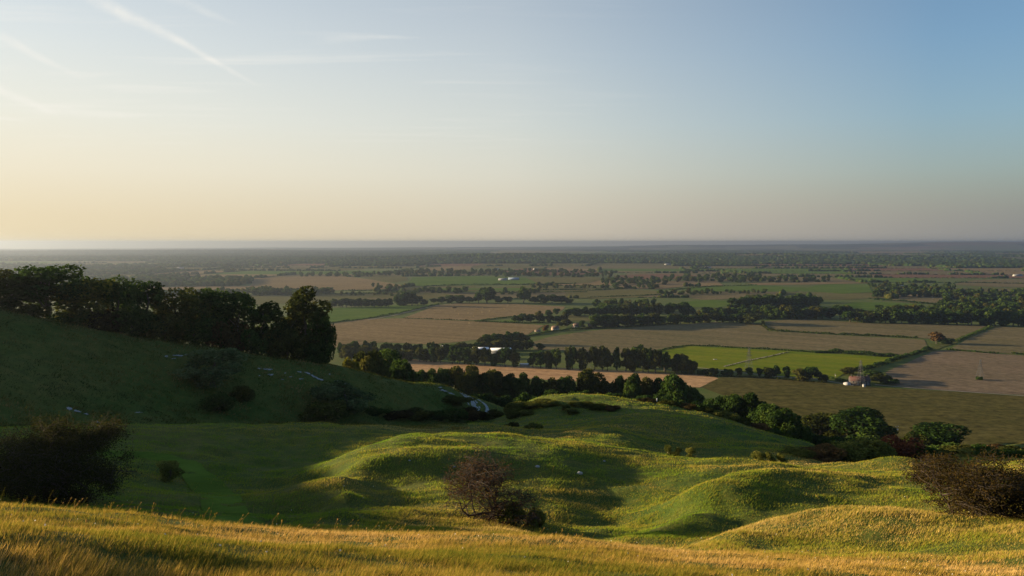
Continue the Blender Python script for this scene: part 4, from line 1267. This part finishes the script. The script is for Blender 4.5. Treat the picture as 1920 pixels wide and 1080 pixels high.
for i, (x, yt, hw, d, lf) in enumerate([(1765, 846, 24, 190, LEAF_M), (1785, 834, 30, 230, LEAF_D), (1815, 840, 30, 225, LEAF_O), (1850, 838, 30, 235, LEAF_D), (1880, 838, 30, 240, LEAF_D), (1910, 840, 30, 235, LEAF_B), (1955, 842, 34, 230, LEAF_O), (1800, 853, 26, 180, LEAF_O), (1840, 853, 28, 180, LEAF_M), (1890, 855, 30, 175, LEAF_D), (1725, 853, 24, 185, LEAF_M), (1940, 858, 30, 170, LEAF_D)]):
    bush(x, yt, hw, d, lf, f"bush of the scrub bank below the olive field, {ORD[i + 1]} in the bank", lod="mid", group="scrub bank below the olive field")
for i, (x, yt, hw, d) in enumerate([(1255, 848, 9, 101), (1272, 846, 10, 101), (1298, 853, 10, 100), (1426, 858, 14, 98), (1448, 860, 12, 98), (1470, 864, 10, 98)]):
    bush(x, yt + 3, hw * 0.8, d, LEAF_M, f"small golden weed clump, {ORD[i + 1]} from left along the sunlit mound's back edge", lod="hi", kind="round", group="golden weeds behind the mound", sink=0.1)
bush(310, 865, 17, 86, LEAF_M, "yellowish ragwort clump beside the mown path", lod="hi", kind="round", sink=0.1)
bush(958, 944, 24, 60, LEAF_M, "olive bush at the foot of the bare hawthorn", lod="hi", sink=0.2)
bush(1004, 954, 18, 61, LEAF_M, "low bracken clump spreading beside the bare hawthorn", lod="mid", sink=0.2)


def hawthorn(seed, levels, flat, lean, stems):
    """wind-shaped crown: forking limbs, then a mass of fine twigs"""
    r = np.random.default_rng(seed)
    segs, tips = [], []

    def grow(p, dr, ln, rad, lv):
        n = 4
        pts = [p]
        d = dr / np.linalg.norm(dr)
        for _ in range(n):
            d = d + r.normal(0, 0.2, 3) + np.array([lean, 0, 0.10 if lv < 2 else -flat])
            d /= np.linalg.norm(d)
            pts.append(pts[-1] + d * ln / n)
        segs.append((np.array(pts), np.linspace(rad, rad * 0.45, n + 1), 6 if lv < 2 else 3))
        if lv >= 2: tips.extend(pts[2:] if lv < levels else pts[1:])
        if lv >= levels: return
        nk = (4, 5, 5, 5, 4)[min(lv, 4)]
        for k in range(nk):
            i = int(r.integers(1 if lv else 2, n + 1))
            a = r.normal(0, 1, 3); a[2] *= 0.6; a /= np.linalg.norm(a)
            nd = d * 0.55 + a * 0.9 + np.array([lean * 2, 0, 0.18])
            grow(pts[i], nd, ln * r.uniform(0.52, 0.8), rad * 0.55, lv + 1)

    for s in range(stems):
        th = 2 * math.pi * (s + r.random() * 0.6) / stems
        grow(np.array([0.15 * math.cos(th), 0.15 * math.sin(th), -0.3]), np.array([0.75 * math.cos(th), 0.75 * math.sin(th), 1.0]), 1.7, 0.10, 0)
    return segs, np.array(tips), r


def place_hawthorn(x, yt, hw, d, seed, leafm, nleaf, lsize, label, levels=4, flat=0.05, lean=0.03, stems=4, spread=0.22):
    X, Y, zz = at(x, d)
    v = pdir(x, yt); ht = CAMZ + v[2] / math.hypot(v[0], v[1]) * math.hypot(X, Y) - zz
    segs, tips, r = hawthorn(seed, levels, flat, lean, stems)
    w = hw / F * d * math.hypot(1, (x - 960) / F)
    lo, hi = np.quantile(tips[:, 0], 0.04), np.quantile(tips[:, 0], 0.96)
    sx = 2 * w / (hi - lo)
    sz = ht / np.quantile(tips[:, 2], 0.985)
    S_ = np.array([sx, sx * 0.85, sz])
    cx = (lo + hi) / 2 * sx
    root = empty("hawthorn", (X - cx, Y, zz - 0.1), 0.0)
    V, Fc = join([tube(p * S_, np.maximum(q, 0.009), n) for p, q, n in segs if lo * 1.06 - 0.1 < p[:, 0].min() and p[:, 0].max() < hi * 1.06 + 0.1])
    mesh_obj("branches", V, Fc, TWIG, root)["kind"] = "stuff"
    P = tips[r.integers(0, len(tips), nleaf)] * S_ + r.normal(0, spread, (nleaf, 3))
    P = P[(P[:, 2] > 0.25) & (P[:, 0] > lo * sx) & (P[:, 0] < hi * sx)]
    nr = r.normal(size=(len(P), 3)); nr[:, 2] = np.abs(nr[:, 2]); nr /= np.linalg.norm(nr, axis=1)[:, None]
    LV, LQ = quads(P, nr, lsize, r)
    mesh_obj("foliage", LV, LQ, leafm, root, col=np.repeat(0.45 + r.normal(0, 0.2, len(P)), 4))
    tag(root, label, "hawthorn")
    return root


place_hawthorn(918, 862, 86, 61, 3, LEAF_C, 9000, 0.085, "sparse reddish flat-topped hawthorn in the hollow of the sunlit mound", flat=0.10, lean=0.02, stems=4, spread=0.12)
place_hawthorn(1876, 860, 92, 57, 11, LEAF_HB, 52000, 0.085, "broad bronze leaved hawthorn on the mound, cut off by the view's edge", flat=0.03, lean=0.03, stems=6, spread=0.16)
place_hawthorn(98, 797, 90, 66, 23, LEAF_HL, 80000, 0.10, "dense dark brown hawthorn above the golden grass bank", flat=0.0, lean=0.01, stems=7, spread=0.22)

# ------------------------------------------------------------------ chalk and paths
CHALK = plain("bare_chalk", (0.27, 0.275, 0.28), 0.95, 0.25, 1.2)
MOWN = m_field("mown_turf", (0.066, 0.112, 0.017), (0.086, 0.136, 0.021), 30, 0.9, patch=0.3, contrast=0.8)


def chalk(spots, seed):
    r = np.random.default_rng(seed)
    V, Fc = [], []
    for (x, y, rx, ry, tilt) in spots:
        n = 14
        k = len(V)
        ct, st_ = math.cos(tilt), math.sin(tilt)
        for i in range(n):
            th = 2 * math.pi * i / n
            q = r.uniform(0.35, 1.25)
            a, b = rx * q * math.cos(th), ry * q * math.sin(th)
            X, Y, zz = hit(x + a * ct - b * st_, y + a * st_ + b * ct)
            V.append((X, Y, zz + 0.10))
        X, Y, zz = hit(x, y); V.append((X, Y, zz + 0.12))
        for i in range(n):
            Fc.append((k + n, k + (i + 1) % n, k + i))
    V = np.array(V); Fc = np.array(Fc)
    p = V[Fc]; cr = (p[:, 1, 0] - p[:, 0, 0]) * (p[:, 2, 1] - p[:, 0, 1]) - (p[:, 1, 1] - p[:, 0, 1]) * (p[:, 2, 0] - p[:, 0, 0])
    Fc[cr < 0] = Fc[cr < 0][:, ::-1]
    tag(mesh_obj("chalk_scar", V, Fc, CHALK), kind="structure")


cs_ = [(486, 692, 4, 1.5, 0), (502, 693, 8, 1.6, 0.05), (508, 703, 6, 1.8, 0.05), (487, 705, 2, 1, 0), (545, 707, 3, 1, 0), (562, 698, 6, 1.4, 0.1), (576, 700, 9, 1.6, 0.3), (590, 707, 11, 2.2, 0.45), (600, 712, 7, 1.6, 0.2), (565, 711, 5, 1, 0), (535, 700, 2, 1, 0), (530, 712, 2.5, 1, 0), (618, 702, 2, 1, 0), (635, 715, 8, 1.3, 0), (650, 720, 6, 1, 0.1),
       (312, 669, 4, 2, 0), (334, 667, 9, 1.5, 0.05), (350, 666, 5, 1.3, 0), (325, 673, 5, 1, 0), (131, 767, 6, 2.6, 0.35), (145, 772, 7, 2, 0.2), (162, 777, 5, 1.4, 0.1), (181, 792, 6, 1.6, 0.1), (832, 733, 9, 1.8, 0.2), (845, 738, 7, 1.6, 0.3), (826, 727, 4, 1.0, 0), (260, 774, 8, 1.0, 0)]
chalk(cs_, 4)
chalk([(868, 738, 8, 3.0, 0.6), (874, 744, 8, 4.0, 0.9), (880, 750, 8, 4.0, 0.9), (886, 756, 8, 4.5, 0.9), (891, 762, 7, 4.0, 0.9), (896, 767, 6, 2.6, 0.9), (884, 746, 5, 2, 0.8), (893, 754, 5, 2, 0.8), (899, 764, 3, 1.5, 0.9), (878, 757, 5, 1.5, 0.9)], 9)
ribbon("chalk_path", [(897, 750), (906, 756), (913, 762), (915, 768), (912, 776), (911, 786)], 1.1, CHALK, 0.14)
PATH_PX = [(150, 848), (225, 849), (285, 851), (325, 857), (352, 870), (372, 890), (398, 915), (420, 940), (436, 965), (446, 984), (452, 1000)]
PATH_G = np.array([hit(x, y)[:2] for x, y in PATH_PX[:-2]] + [at(444, 45)[:2], at(450, 41)[:2]])
ribbon_w("path", list(PATH_G), 3.3, MOWN, 0.05)


def stone(x, y, s, label):
    X, Y, zz = hit(x, y)
    v = IV * (1 + 0.5 * vnoise(IV[:, 0] * 1.7 + s, IV[:, 1] * 1.7 + IV[:, 2] * 2, 70))[:, None] * np.array([1.2, 0.9, 0.75]) * s
    ico_f = np.array([f for f in IFALL])
    o = mesh_obj("chalk_stone", v, ico_f, CHALK); o.location = (X, Y, zz + s * 0.3)
    tag(o, label, "stone")


ib = bmesh.new(); bmesh.ops.create_icosphere(ib, subdivisions=2, radius=1.0)
IFALL = [[v.index for v in f.verts] for f in ib.faces]; ib.free()
stone(1087, 889, 0.26, "white chalk stone out on the sunlit mound's open slope")
stone(1008, 876, 0.20, "pinkish pale stone at the bare hawthorn's edge")
stone(852, 876, 0.10, "tiny pale stone in the dark hollow beside the bare hawthorn")
stone(768, 864, 0.10, "tiny pale stone under the rim of the dark hollow")
stone(1133, 865, 0.12, "small pale stone near the sunlit mound's top")

# fence post on the dark mound
X, Y, zz = at(1233, 207)
o = mesh_obj("fence_post", *join([tube(np.array([(0, 0, -0.3), (0, 0, 1.3)]), [0.09, 0.08], 7), bx((0, 0, 1.33), (0.2, 0.2, 0.06))]), PALEW); o.location = (X, Y, zz)
tag(o, "lone pale fence post behind the dark mound", "post")

# ------------------------------------------------------------------ grass
def m_grass(name, stops, tr_=0.4):
    m, nt, out = nmat(name)
    L = nt.links.new
    a = N(nt, "ShaderNodeAttribute", attribute_name="tint")
    c = ramp(nt, a.outputs["Fac"], stops)
    d = N(nt, "ShaderNodeBsdfDiffuse"); L(c, d.inputs[0])
    t = N(nt, "ShaderNodeBsdfTranslucent"); L(c, t.inputs[0])
    mx = N(nt, "ShaderNodeMixShader"); mx.inputs[0].default_value = tr_
    L(d.outputs[0], mx.inputs[1]); L(t.outputs[0], mx.inputs[2]); L(mx.outputs[0], out.inputs[0])
    return m


GRASS = m_grass("grass_blades_dry", [(0.0, (0.040, 0.080, 0.012)), (0.25, (0.115, 0.135, 0.018)), (0.5, (0.27, 0.205, 0.030)), (0.72, (0.44, 0.275, 0.070)), (1.0, (0.60, 0.40, 0.16))])
GRASS_G = m_grass("grass_blades_green", [(0.0, (0.115, 0.215, 0.020)), (0.3, (0.195, 0.265, 0.028)), (0.55, (0.27, 0.245, 0.032)), (0.78, (0.42, 0.30, 0.07)), (1.0, (0.55, 0.39, 0.15))], 0.48)  # brighter copy: light on the mounds and bowl is put into the greens
GRASS_S = m_grass("grass_blades_hill_shaded", [(0.0, (0.020, 0.040, 0.008)), (0.3, (0.045, 0.068, 0.012)), (0.55, (0.095, 0.095, 0.018)), (0.78, (0.18, 0.14, 0.04)), (1.0, (0.30, 0.22, 0.09))])  # darker copy: the hill's shade is put into the blade colour
gr = np.random.default_rng(101)


def path_dist(x, y):
    best = np.full(x.shape, 1e9)
    for a, b in zip(PATH_G[:-1], PATH_G[1:]):
        ab = b - a; L2 = (ab ** 2).sum()
        t = np.clip(((x - a[0]) * ab[0] + (y - a[1]) * ab[1]) / L2, 0, 1)
        best = np.minimum(best, np.hypot(x - a[0] - t * ab[0], y - a[1] - t * ab[1]))
    return best


def grass(name, n, d0, d1, h, w, bias, label, mat=None, va=0.5, azr=(-38, 36)):
    az = gr.uniform(R(azr[0]), R(azr[1]), n)
    d = np.exp(gr.uniform(math.log(d0), math.log(d1), n))
    x, y = np.sin(az) * d, np.cos(az) * d
    # tussocks: blades gather in clumps
    cl = fbm(x / 0.9, y / 0.9, 41, 2) if d1 < 60 else fbm(x / 2.2, y / 1.8, 42, 2)
    keep = gr.random(n) < np.clip(0.75 + 1.6 * cl, 0.15, 1)
    pd = path_dist(x, y)
    x, y, d, cl, az, pd = x[keep], y[keep], d[keep], cl[keep], az[keep], pd[keep]
    n = len(x)
    z = H(x, y)
    big = fbm(x / 7, y / 5, 43, 3); huge = fbm(x / 30, y / 24, 44, 2)
    hh = (h[0] + (h[1] - h[0]) * gr.random(n) ** 1.6) * np.clip(1 + 1.5 * cl + 0.5 * big, 0.4, 2.2)
    mown = 1 - sstep(0.5, 2.6, pd)
    hh = hh * (1 - 0.55 * mown)
    ww = gr.uniform(w[0], w[1], n) * (d / ((d0 * d1) ** 0.5)) ** 0.6
    th = gr.uniform(0, math.pi, n)
    lean = hh * (0.38 + 0.3 * gr.random(n))
    dx = lean + gr.normal(0, 0.22, n) * hh; dy = gr.normal(0, 0.25, n) * hh
    cx, cy = np.cos(th) * ww / 2, np.sin(th) * ww / 2
    V = np.empty((n, 3, 3), np.float32)
    V[:, 0] = np.column_stack([x - cx, y - cy, z - 0.03]); V[:, 1] = np.column_stack([x + cx, y + cy, z - 0.03])
    V[:, 2] = np.column_stack([x + dx, y + dy, z + hh])
    tint = bias + va * big + 0.65 * huge - 0.18 * cl + gr.normal(0, 0.13, n)
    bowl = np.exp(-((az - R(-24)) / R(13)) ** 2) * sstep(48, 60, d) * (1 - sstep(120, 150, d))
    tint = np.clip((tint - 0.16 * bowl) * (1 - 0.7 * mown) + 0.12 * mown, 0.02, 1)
    o = mesh_obj(name, V.reshape(-1, 3), np.arange(3 * n).reshape(n, 3), mat or GRASS, col=np.repeat(tint, 3))
    tag(o, label, None, None, "stuff")


grass("grass", 460000, 8.5, 42, (0.06, 0.19), (0.010, 0.020), 0.56, "golden windswept grass on the near bank", GRASS, 0.9)
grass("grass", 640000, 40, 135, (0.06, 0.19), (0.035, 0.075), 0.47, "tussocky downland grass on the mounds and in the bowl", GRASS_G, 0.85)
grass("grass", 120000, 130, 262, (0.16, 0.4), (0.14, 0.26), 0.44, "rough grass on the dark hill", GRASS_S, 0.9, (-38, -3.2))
grass("grass", 120000, 130, 262, (0.10, 0.28), (0.10, 0.2), 0.46, "turf on the far mounds in front of the tree line", GRASS_G, 0.7, (-3.2, 36))


def stalks(name, n, zone, label):
    Vs, Fs, Ts, o = [], [], [], 0
    x0, x1, d0, d1, hmin, hmax = zone
    for i in range(n):
        px = gr.uniform(x0, x1); d = gr.uniform(d0, d1)
        a, _ = az_p(px, 950)
        X, Y = math.sin(a) * d, math.cos(a) * d
        P_.append((X, Y)); h = gr.uniform(hmin, hmax)
        ln = gr.uniform(0.1, 0.6) * h
        Vs.append((X, Y, h, ln, gr.normal(0, 0.1) * h))
    A = np.array(Vs); z = H(A[:, 0], A[:, 1])
    VV, FF, TT = [], [], []
    k = 0
    for (X, Y, h, ln, ly), zz in zip(A, z):
        p = np.array([(X, Y, zz - 0.05), (X + ln * 0.35, Y + ly * 0.4, zz + h * 0.6), (X + ln, Y + ly, zz + h)])
        v, f = tube(p, [0.006, 0.005, 0.004], 3)
        VV.append(v); FF.append(f + k); k += len(v); t = gr.uniform(0.35, 0.85); TT += [t] * len(v)
        e = p[2] - p[1]; e /= np.linalg.norm(e)
        hl = gr.uniform(0.03, 0.09)
        v, f = tube(np.array([p[2] - e * 0.01, p[2] + e * hl * 0.5, p[2] + e * hl]), [0.006, gr.uniform(0.012, 0.026), 0.004], 4)
        VV.append(v); FF.append(f + k); k += len(v); TT += [t] * len(v)
    ob = mesh_obj(name, np.concatenate(VV), np.concatenate(FF), GRASS, col=np.array(TT))
    tag(ob, label, None, None, "stuff")


P_ = []
stalks("grass", 150, (-40, 800, 25, 37, 0.2, 0.62), "tall seeding grass stems along the bank's crest")
stalks("grass", 160, (700, 1950, 24, 39, 0.22, 0.5), "shorter seeding stems along the bank's crest")
stalks("grass", 200, (-40, 1950, 45, 110, 0.4, 0.8), "scattered tall stems over the bowl and mounds")

# small white and yellow flower heads
PETAL = plain("flower_white", (0.75, 0.72, 0.62), 0.8, 0.1, 2.0)
PETALY = plain("flower_yellow", (0.62, 0.42, 0.05), 0.8, 0.1, 2.0)
def flowers(n, zone, s, mat, label):
    x0, x1, d0, d1 = zone
    px = gr.uniform(x0, x1, n); d = gr.uniform(d0, d1, n)
    a = np.array([az_p(q, 950)[0] for q in px])
    X, Y = np.sin(a) * d, np.cos(a) * d
    P = np.column_stack([X, Y, H(X, Y) + gr.uniform(0.12, 0.42, n)])
    V, Q = quads(np.repeat(P, 3, 0), gr.normal(size=(3 * n, 3)), s, gr)
    tag(mesh_obj("wildflowers", V, Q, mat), label, None, None, "stuff")
flowers(70, (-20, 1900, 14, 36), 0.035, PETAL, "tiny white flower heads scattered in the near grass")
flowers(60, (-20, 1900, 14, 38), 0.04, PETALY, "tiny yellow flower heads scattered in the near grass")
flowers(40, (0, 1920, 45, 110), 0.06, PETAL, "pale specks of flowers and chalk crumbs over the mounds")
# ------------------------------------------------------------------ sky, sun, air
SUN_AZ, SUN_EL = -74.0, 8.2
w = bpy.data.worlds.new("World"); SC.world = w; w.use_nodes = True
nt = w.node_tree; nt.nodes.clear()
L = nt.links.new
sky = nt.nodes.new("ShaderNodeTexSky"); sky.sky_type = 'NISHITA'; sky.sun_disc = False
sky.sun_elevation = R(SUN_EL); sky.sun_rotation = R(SUN_AZ); sky.altitude = 0
sky.air_density = 1.0; sky.dust_density = 1.0; sky.ozone_density = 3.0
STR, EXPO = 0.069, 1.58
tc = N(nt, "ShaderNodeTexCoord"); sx = N(nt, "ShaderNodeSeparateXYZ"); L(tc.outputs["Generated"], sx.inputs[0])
dt = N(nt, "ShaderNodeVectorMath", operation='DOT_PRODUCT'); L(tc.outputs["Generated"], dt.inputs[0])
dt.inputs[1].default_value = (math.sin(R(-72)), math.cos(R(-72)), 0)
d01 = N(nt, "ShaderNodeMath", operation='MULTIPLY_ADD'); d01.inputs[1].default_value = 0.5; d01.inputs[2].default_value = 0.5
L(dt.outputs["Value"], d01.inputs[0])
G = 1 / (STR * 2 ** EXPO)
grey = lambda v: (v, v, v)
vl = ramp(nt, d01.outputs[0], [(0.30, grey(0)), (0.42, grey(0.06)), (0.56, grey(0.40)), (0.655, grey(0.66)), (0.80, grey(0.84)), (0.90, grey(0.93))])
hl_ = ramp(nt, sx.outputs[2], [(0.08, grey(1.0)), (0.27, grey(0.60)), (0.6, grey(0.2)), (1.0, grey(0.05))])
vf = mixc(nt, 1.0, vl, hl_, 'MULTIPLY')
c1 = mixc(nt, vf, sky.outputs[0], (0.93 * G, 0.885 * G, 0.755 * G))
hc = ramp(nt, d01.outputs[0], [(0.2, grey(0)), (0.375, grey(0.25)), (0.655, grey(0.6)), (0.885, grey(1.0))])
hcol = ramp(nt, d01.outputs[0], [(0.0, (0.10, 0.17, 0.33)), (0.22, (0.15, 0.20, 0.31)), (0.375, (0.285, 0.285, 0.275)), (0.53, (0.47, 0.43, 0.365)), (0.655, (0.65, 0.575, 0.45)), (0.885, (0.83, 0.69, 0.44)), (1.0, (1.0, 0.75, 0.42))])
hs_ = N(nt, "ShaderNodeVectorMath", operation='SCALE'); L(hcol, hs_.inputs[0]); hs_.inputs["Scale"].default_value = G
hf = ramp(nt, sx.outputs[2], [(0.0, grey(1.0)), (0.03, grey(0.85)), (0.08, grey(0.42)), (0.14, grey(0.12)), (0.22, grey(0.0))])
c2 = mixc(nt, hf, c1, hs_.outputs[0])


def math_(op, a, b=None, c=None, clamp=False):
    m = N(nt, "ShaderNodeMath", operation=op); m.use_clamp = clamp
    for i, v in enumerate((a, b, c)):
        if v is None: continue
        if hasattr(v, "links"): L(v, m.inputs[i])
        else: m.inputs[i].default_value = v
    return m.outputs[0]


def dotv(vec):
    m = N(nt, "ShaderNodeVectorMath", operation='DOT_PRODUCT'); L(tc.outputs["Generated"], m.inputs[0]); m.inputs[1].default_value = tuple(vec)
    return m.outputs["Value"]


def smooth(v, a, b, lo=0.0, hi=1.0):
    m = N(nt, "ShaderNodeMapRange", interpolation_type='SMOOTHSTEP'); L(v, m.inputs[0])
    for i, q in enumerate((a, b, lo, hi)): m.inputs[i + 1].default_value = q
    return m.outputs[0]


# high ice cloud: old vapour trails and combed cirrus, fixed in the sky's own directions
czp = math_('MAXIMUM', sx.outputs[2], 0.02)
cmb = N(nt, "ShaderNodeCombineXYZ"); L(math_('DIVIDE', sx.outputs[0], czp), cmb.inputs[0]); L(math_('DIVIDE', sx.outputs[1], czp), cmb.inputs[1])
mpc = N(nt, "ShaderNodeMapping"); L(cmb.outputs[0], mpc.inputs[0]); mpc.inputs["Rotation"].default_value = (0, 0, R(-8)); mpc.inputs["Scale"].default_value = (0.55, 2.6, 1)
nz = N(nt, "ShaderNodeTexNoise", Scale=1.0, Detail=6.0, Roughness=0.6, Distortion=0.4); L(mpc.outputs[0], nz.inputs["Vector"])
ci = smooth(nz.outputs[0], 0.5, 0.78)
ci = math_('MULTIPLY', ci, smooth(d01.outputs[0], 0.52, 0.8))
ci = math_('MULTIPLY', ci, smooth(sx.outputs[2], 0.07, 0.16))
cl_mask = math_('MULTIPLY', ci, 0.38)
nf = N(nt, "ShaderNodeTexNoise", Scale=45.0, Detail=5.0, Roughness=0.65); L(tc.outputs["Generated"], nf.inputs["Vector"])
nb = N(nt, "ShaderNodeTexNoise", Scale=14.0, Detail=3.0); L(tc.outputs["Generated"], nb.inputs["Vector"])
for (A, B, w0, w1, st_) in [((130, -30), (500, 167), 0.0125, 0.0028, 0.85), ((-120, 10), (175, 155), 0.0105, 0.0028, 0.6), ((-140, 108), (128, 222), 0.014, 0.004, 0.7), ((60, 206), (320, 217), 0.009, 0.0022, 0.5), ((-60, 212), (62, 232), 0.004, 0.0015, 0.5), ((600, 75), (800, 70), 0.008, 0.002, 0.32), ((290, -20), (460, 50), 0.012, 0.003, 0.32)]:
    a_ = pdir(*A); a_ /= np.linalg.norm(a_); b_ = pdir(*B); b_ /= np.linalg.norm(b_)
    n_ = np.cross(a_, b_); Ln = np.linalg.norm(n_); n_ /= Ln; t_ = np.cross(n_, a_)
    u = math_('DIVIDE', dotv(t_), float(Ln))                    # 0 at A, 1 at B
    wid = math_('MULTIPLY_ADD', u, w1 - w0, w0); wid = math_('MAXIMUM', wid, w1 * 0.6)
    off = math_('MULTIPLY_ADD', nb.outputs[0], 0.012, -0.006)
    ds_ = math_('DIVIDE', math_('ABSOLUTE', math_('ADD', dotv(n_), off)), wid)
    mk = smooth(ds_, 1.0, 0.0)
    mk = math_('MULTIPLY', mk, math_('MULTIPLY', smooth(u, -0.15, 0.2), smooth(u, 1.04, 0.62)))
    mk = math_('MULTIPLY', mk, smooth(nf.outputs[0], 0.25, 0.75, 0.35, 1.1))
    cl_mask = math_('ADD', cl_mask, math_('MULTIPLY', mk, st_ * 0.62), clamp=True)
c2 = mixc(nt, cl_mask, c2, (0.97 * G, 0.93 * G, 0.85 * G))
bg = nt.nodes.new("ShaderNodeBackground"); bg.inputs[1].default_value = STR
wo = nt.nodes.new("ShaderNodeOutputWorld")
L(c2, bg.inputs[0]); L(bg.outputs[0], wo.inputs[0])

sl = bpy.data.lights.new("sun", 'SUN'); sl.energy = 5.0; sl.angle = R(0.53); sl.color = (1.0, 0.76, 0.44)
so = bpy.data.objects.new("sun", sl); COL.objects.link(so)
sd = Vector((math.sin(R(SUN_AZ)) * math.cos(R(SUN_EL)), math.cos(R(SUN_AZ)) * math.cos(R(SUN_EL)), math.sin(R(SUN_EL))))
so.rotation_euler = sd.to_track_quat('Z', 'Y').to_euler(); so.location = (-300, 100, 400)

hm, nt, out = nmat("air")
pv_ = N(nt, "ShaderNodeVolumePrincipled")
pv_.inputs["Color"].default_value = (0.345, 0.415, 0.55, 1); pv_.inputs["Density"].default_value = 7.0e-5
pv_.inputs["Anisotropy"].default_value = 0.70
nt.links.new(pv_.outputs[0], out.inputs["Volume"])
b = [(-30000, -600, -80), (30000, -600, -80), (30000, 30000, -80), (-30000, 30000, -80)]
V = b + [(x, y, 178) for x, y, _ in b]
hz = mesh_obj("haze", V, [(0, 3, 2, 1), (4, 5, 6, 7), (0, 1, 5, 4), (1, 2, 6, 5), (2, 3, 7, 6), (3, 0, 4, 7)], hm)
tag(hz, kind="stuff")

SC.view_settings.view_transform = 'Standard'; SC.view_settings.look = 'None'
SC.view_settings.exposure = EXPO; SC.view_settings.gamma = 1.0
SC.render.engine = 'CYCLES'
SC.cycles.max_bounces = 5; SC.cycles.diffuse_bounces = 2; SC.cycles.transparent_max_bounces = 12
SC.cycles.volume_bounces = 0; SC.cycles.caustics_reflective = False; SC.cycles.caustics_refractive = False
SC.cycles.use_adaptive_sampling = True
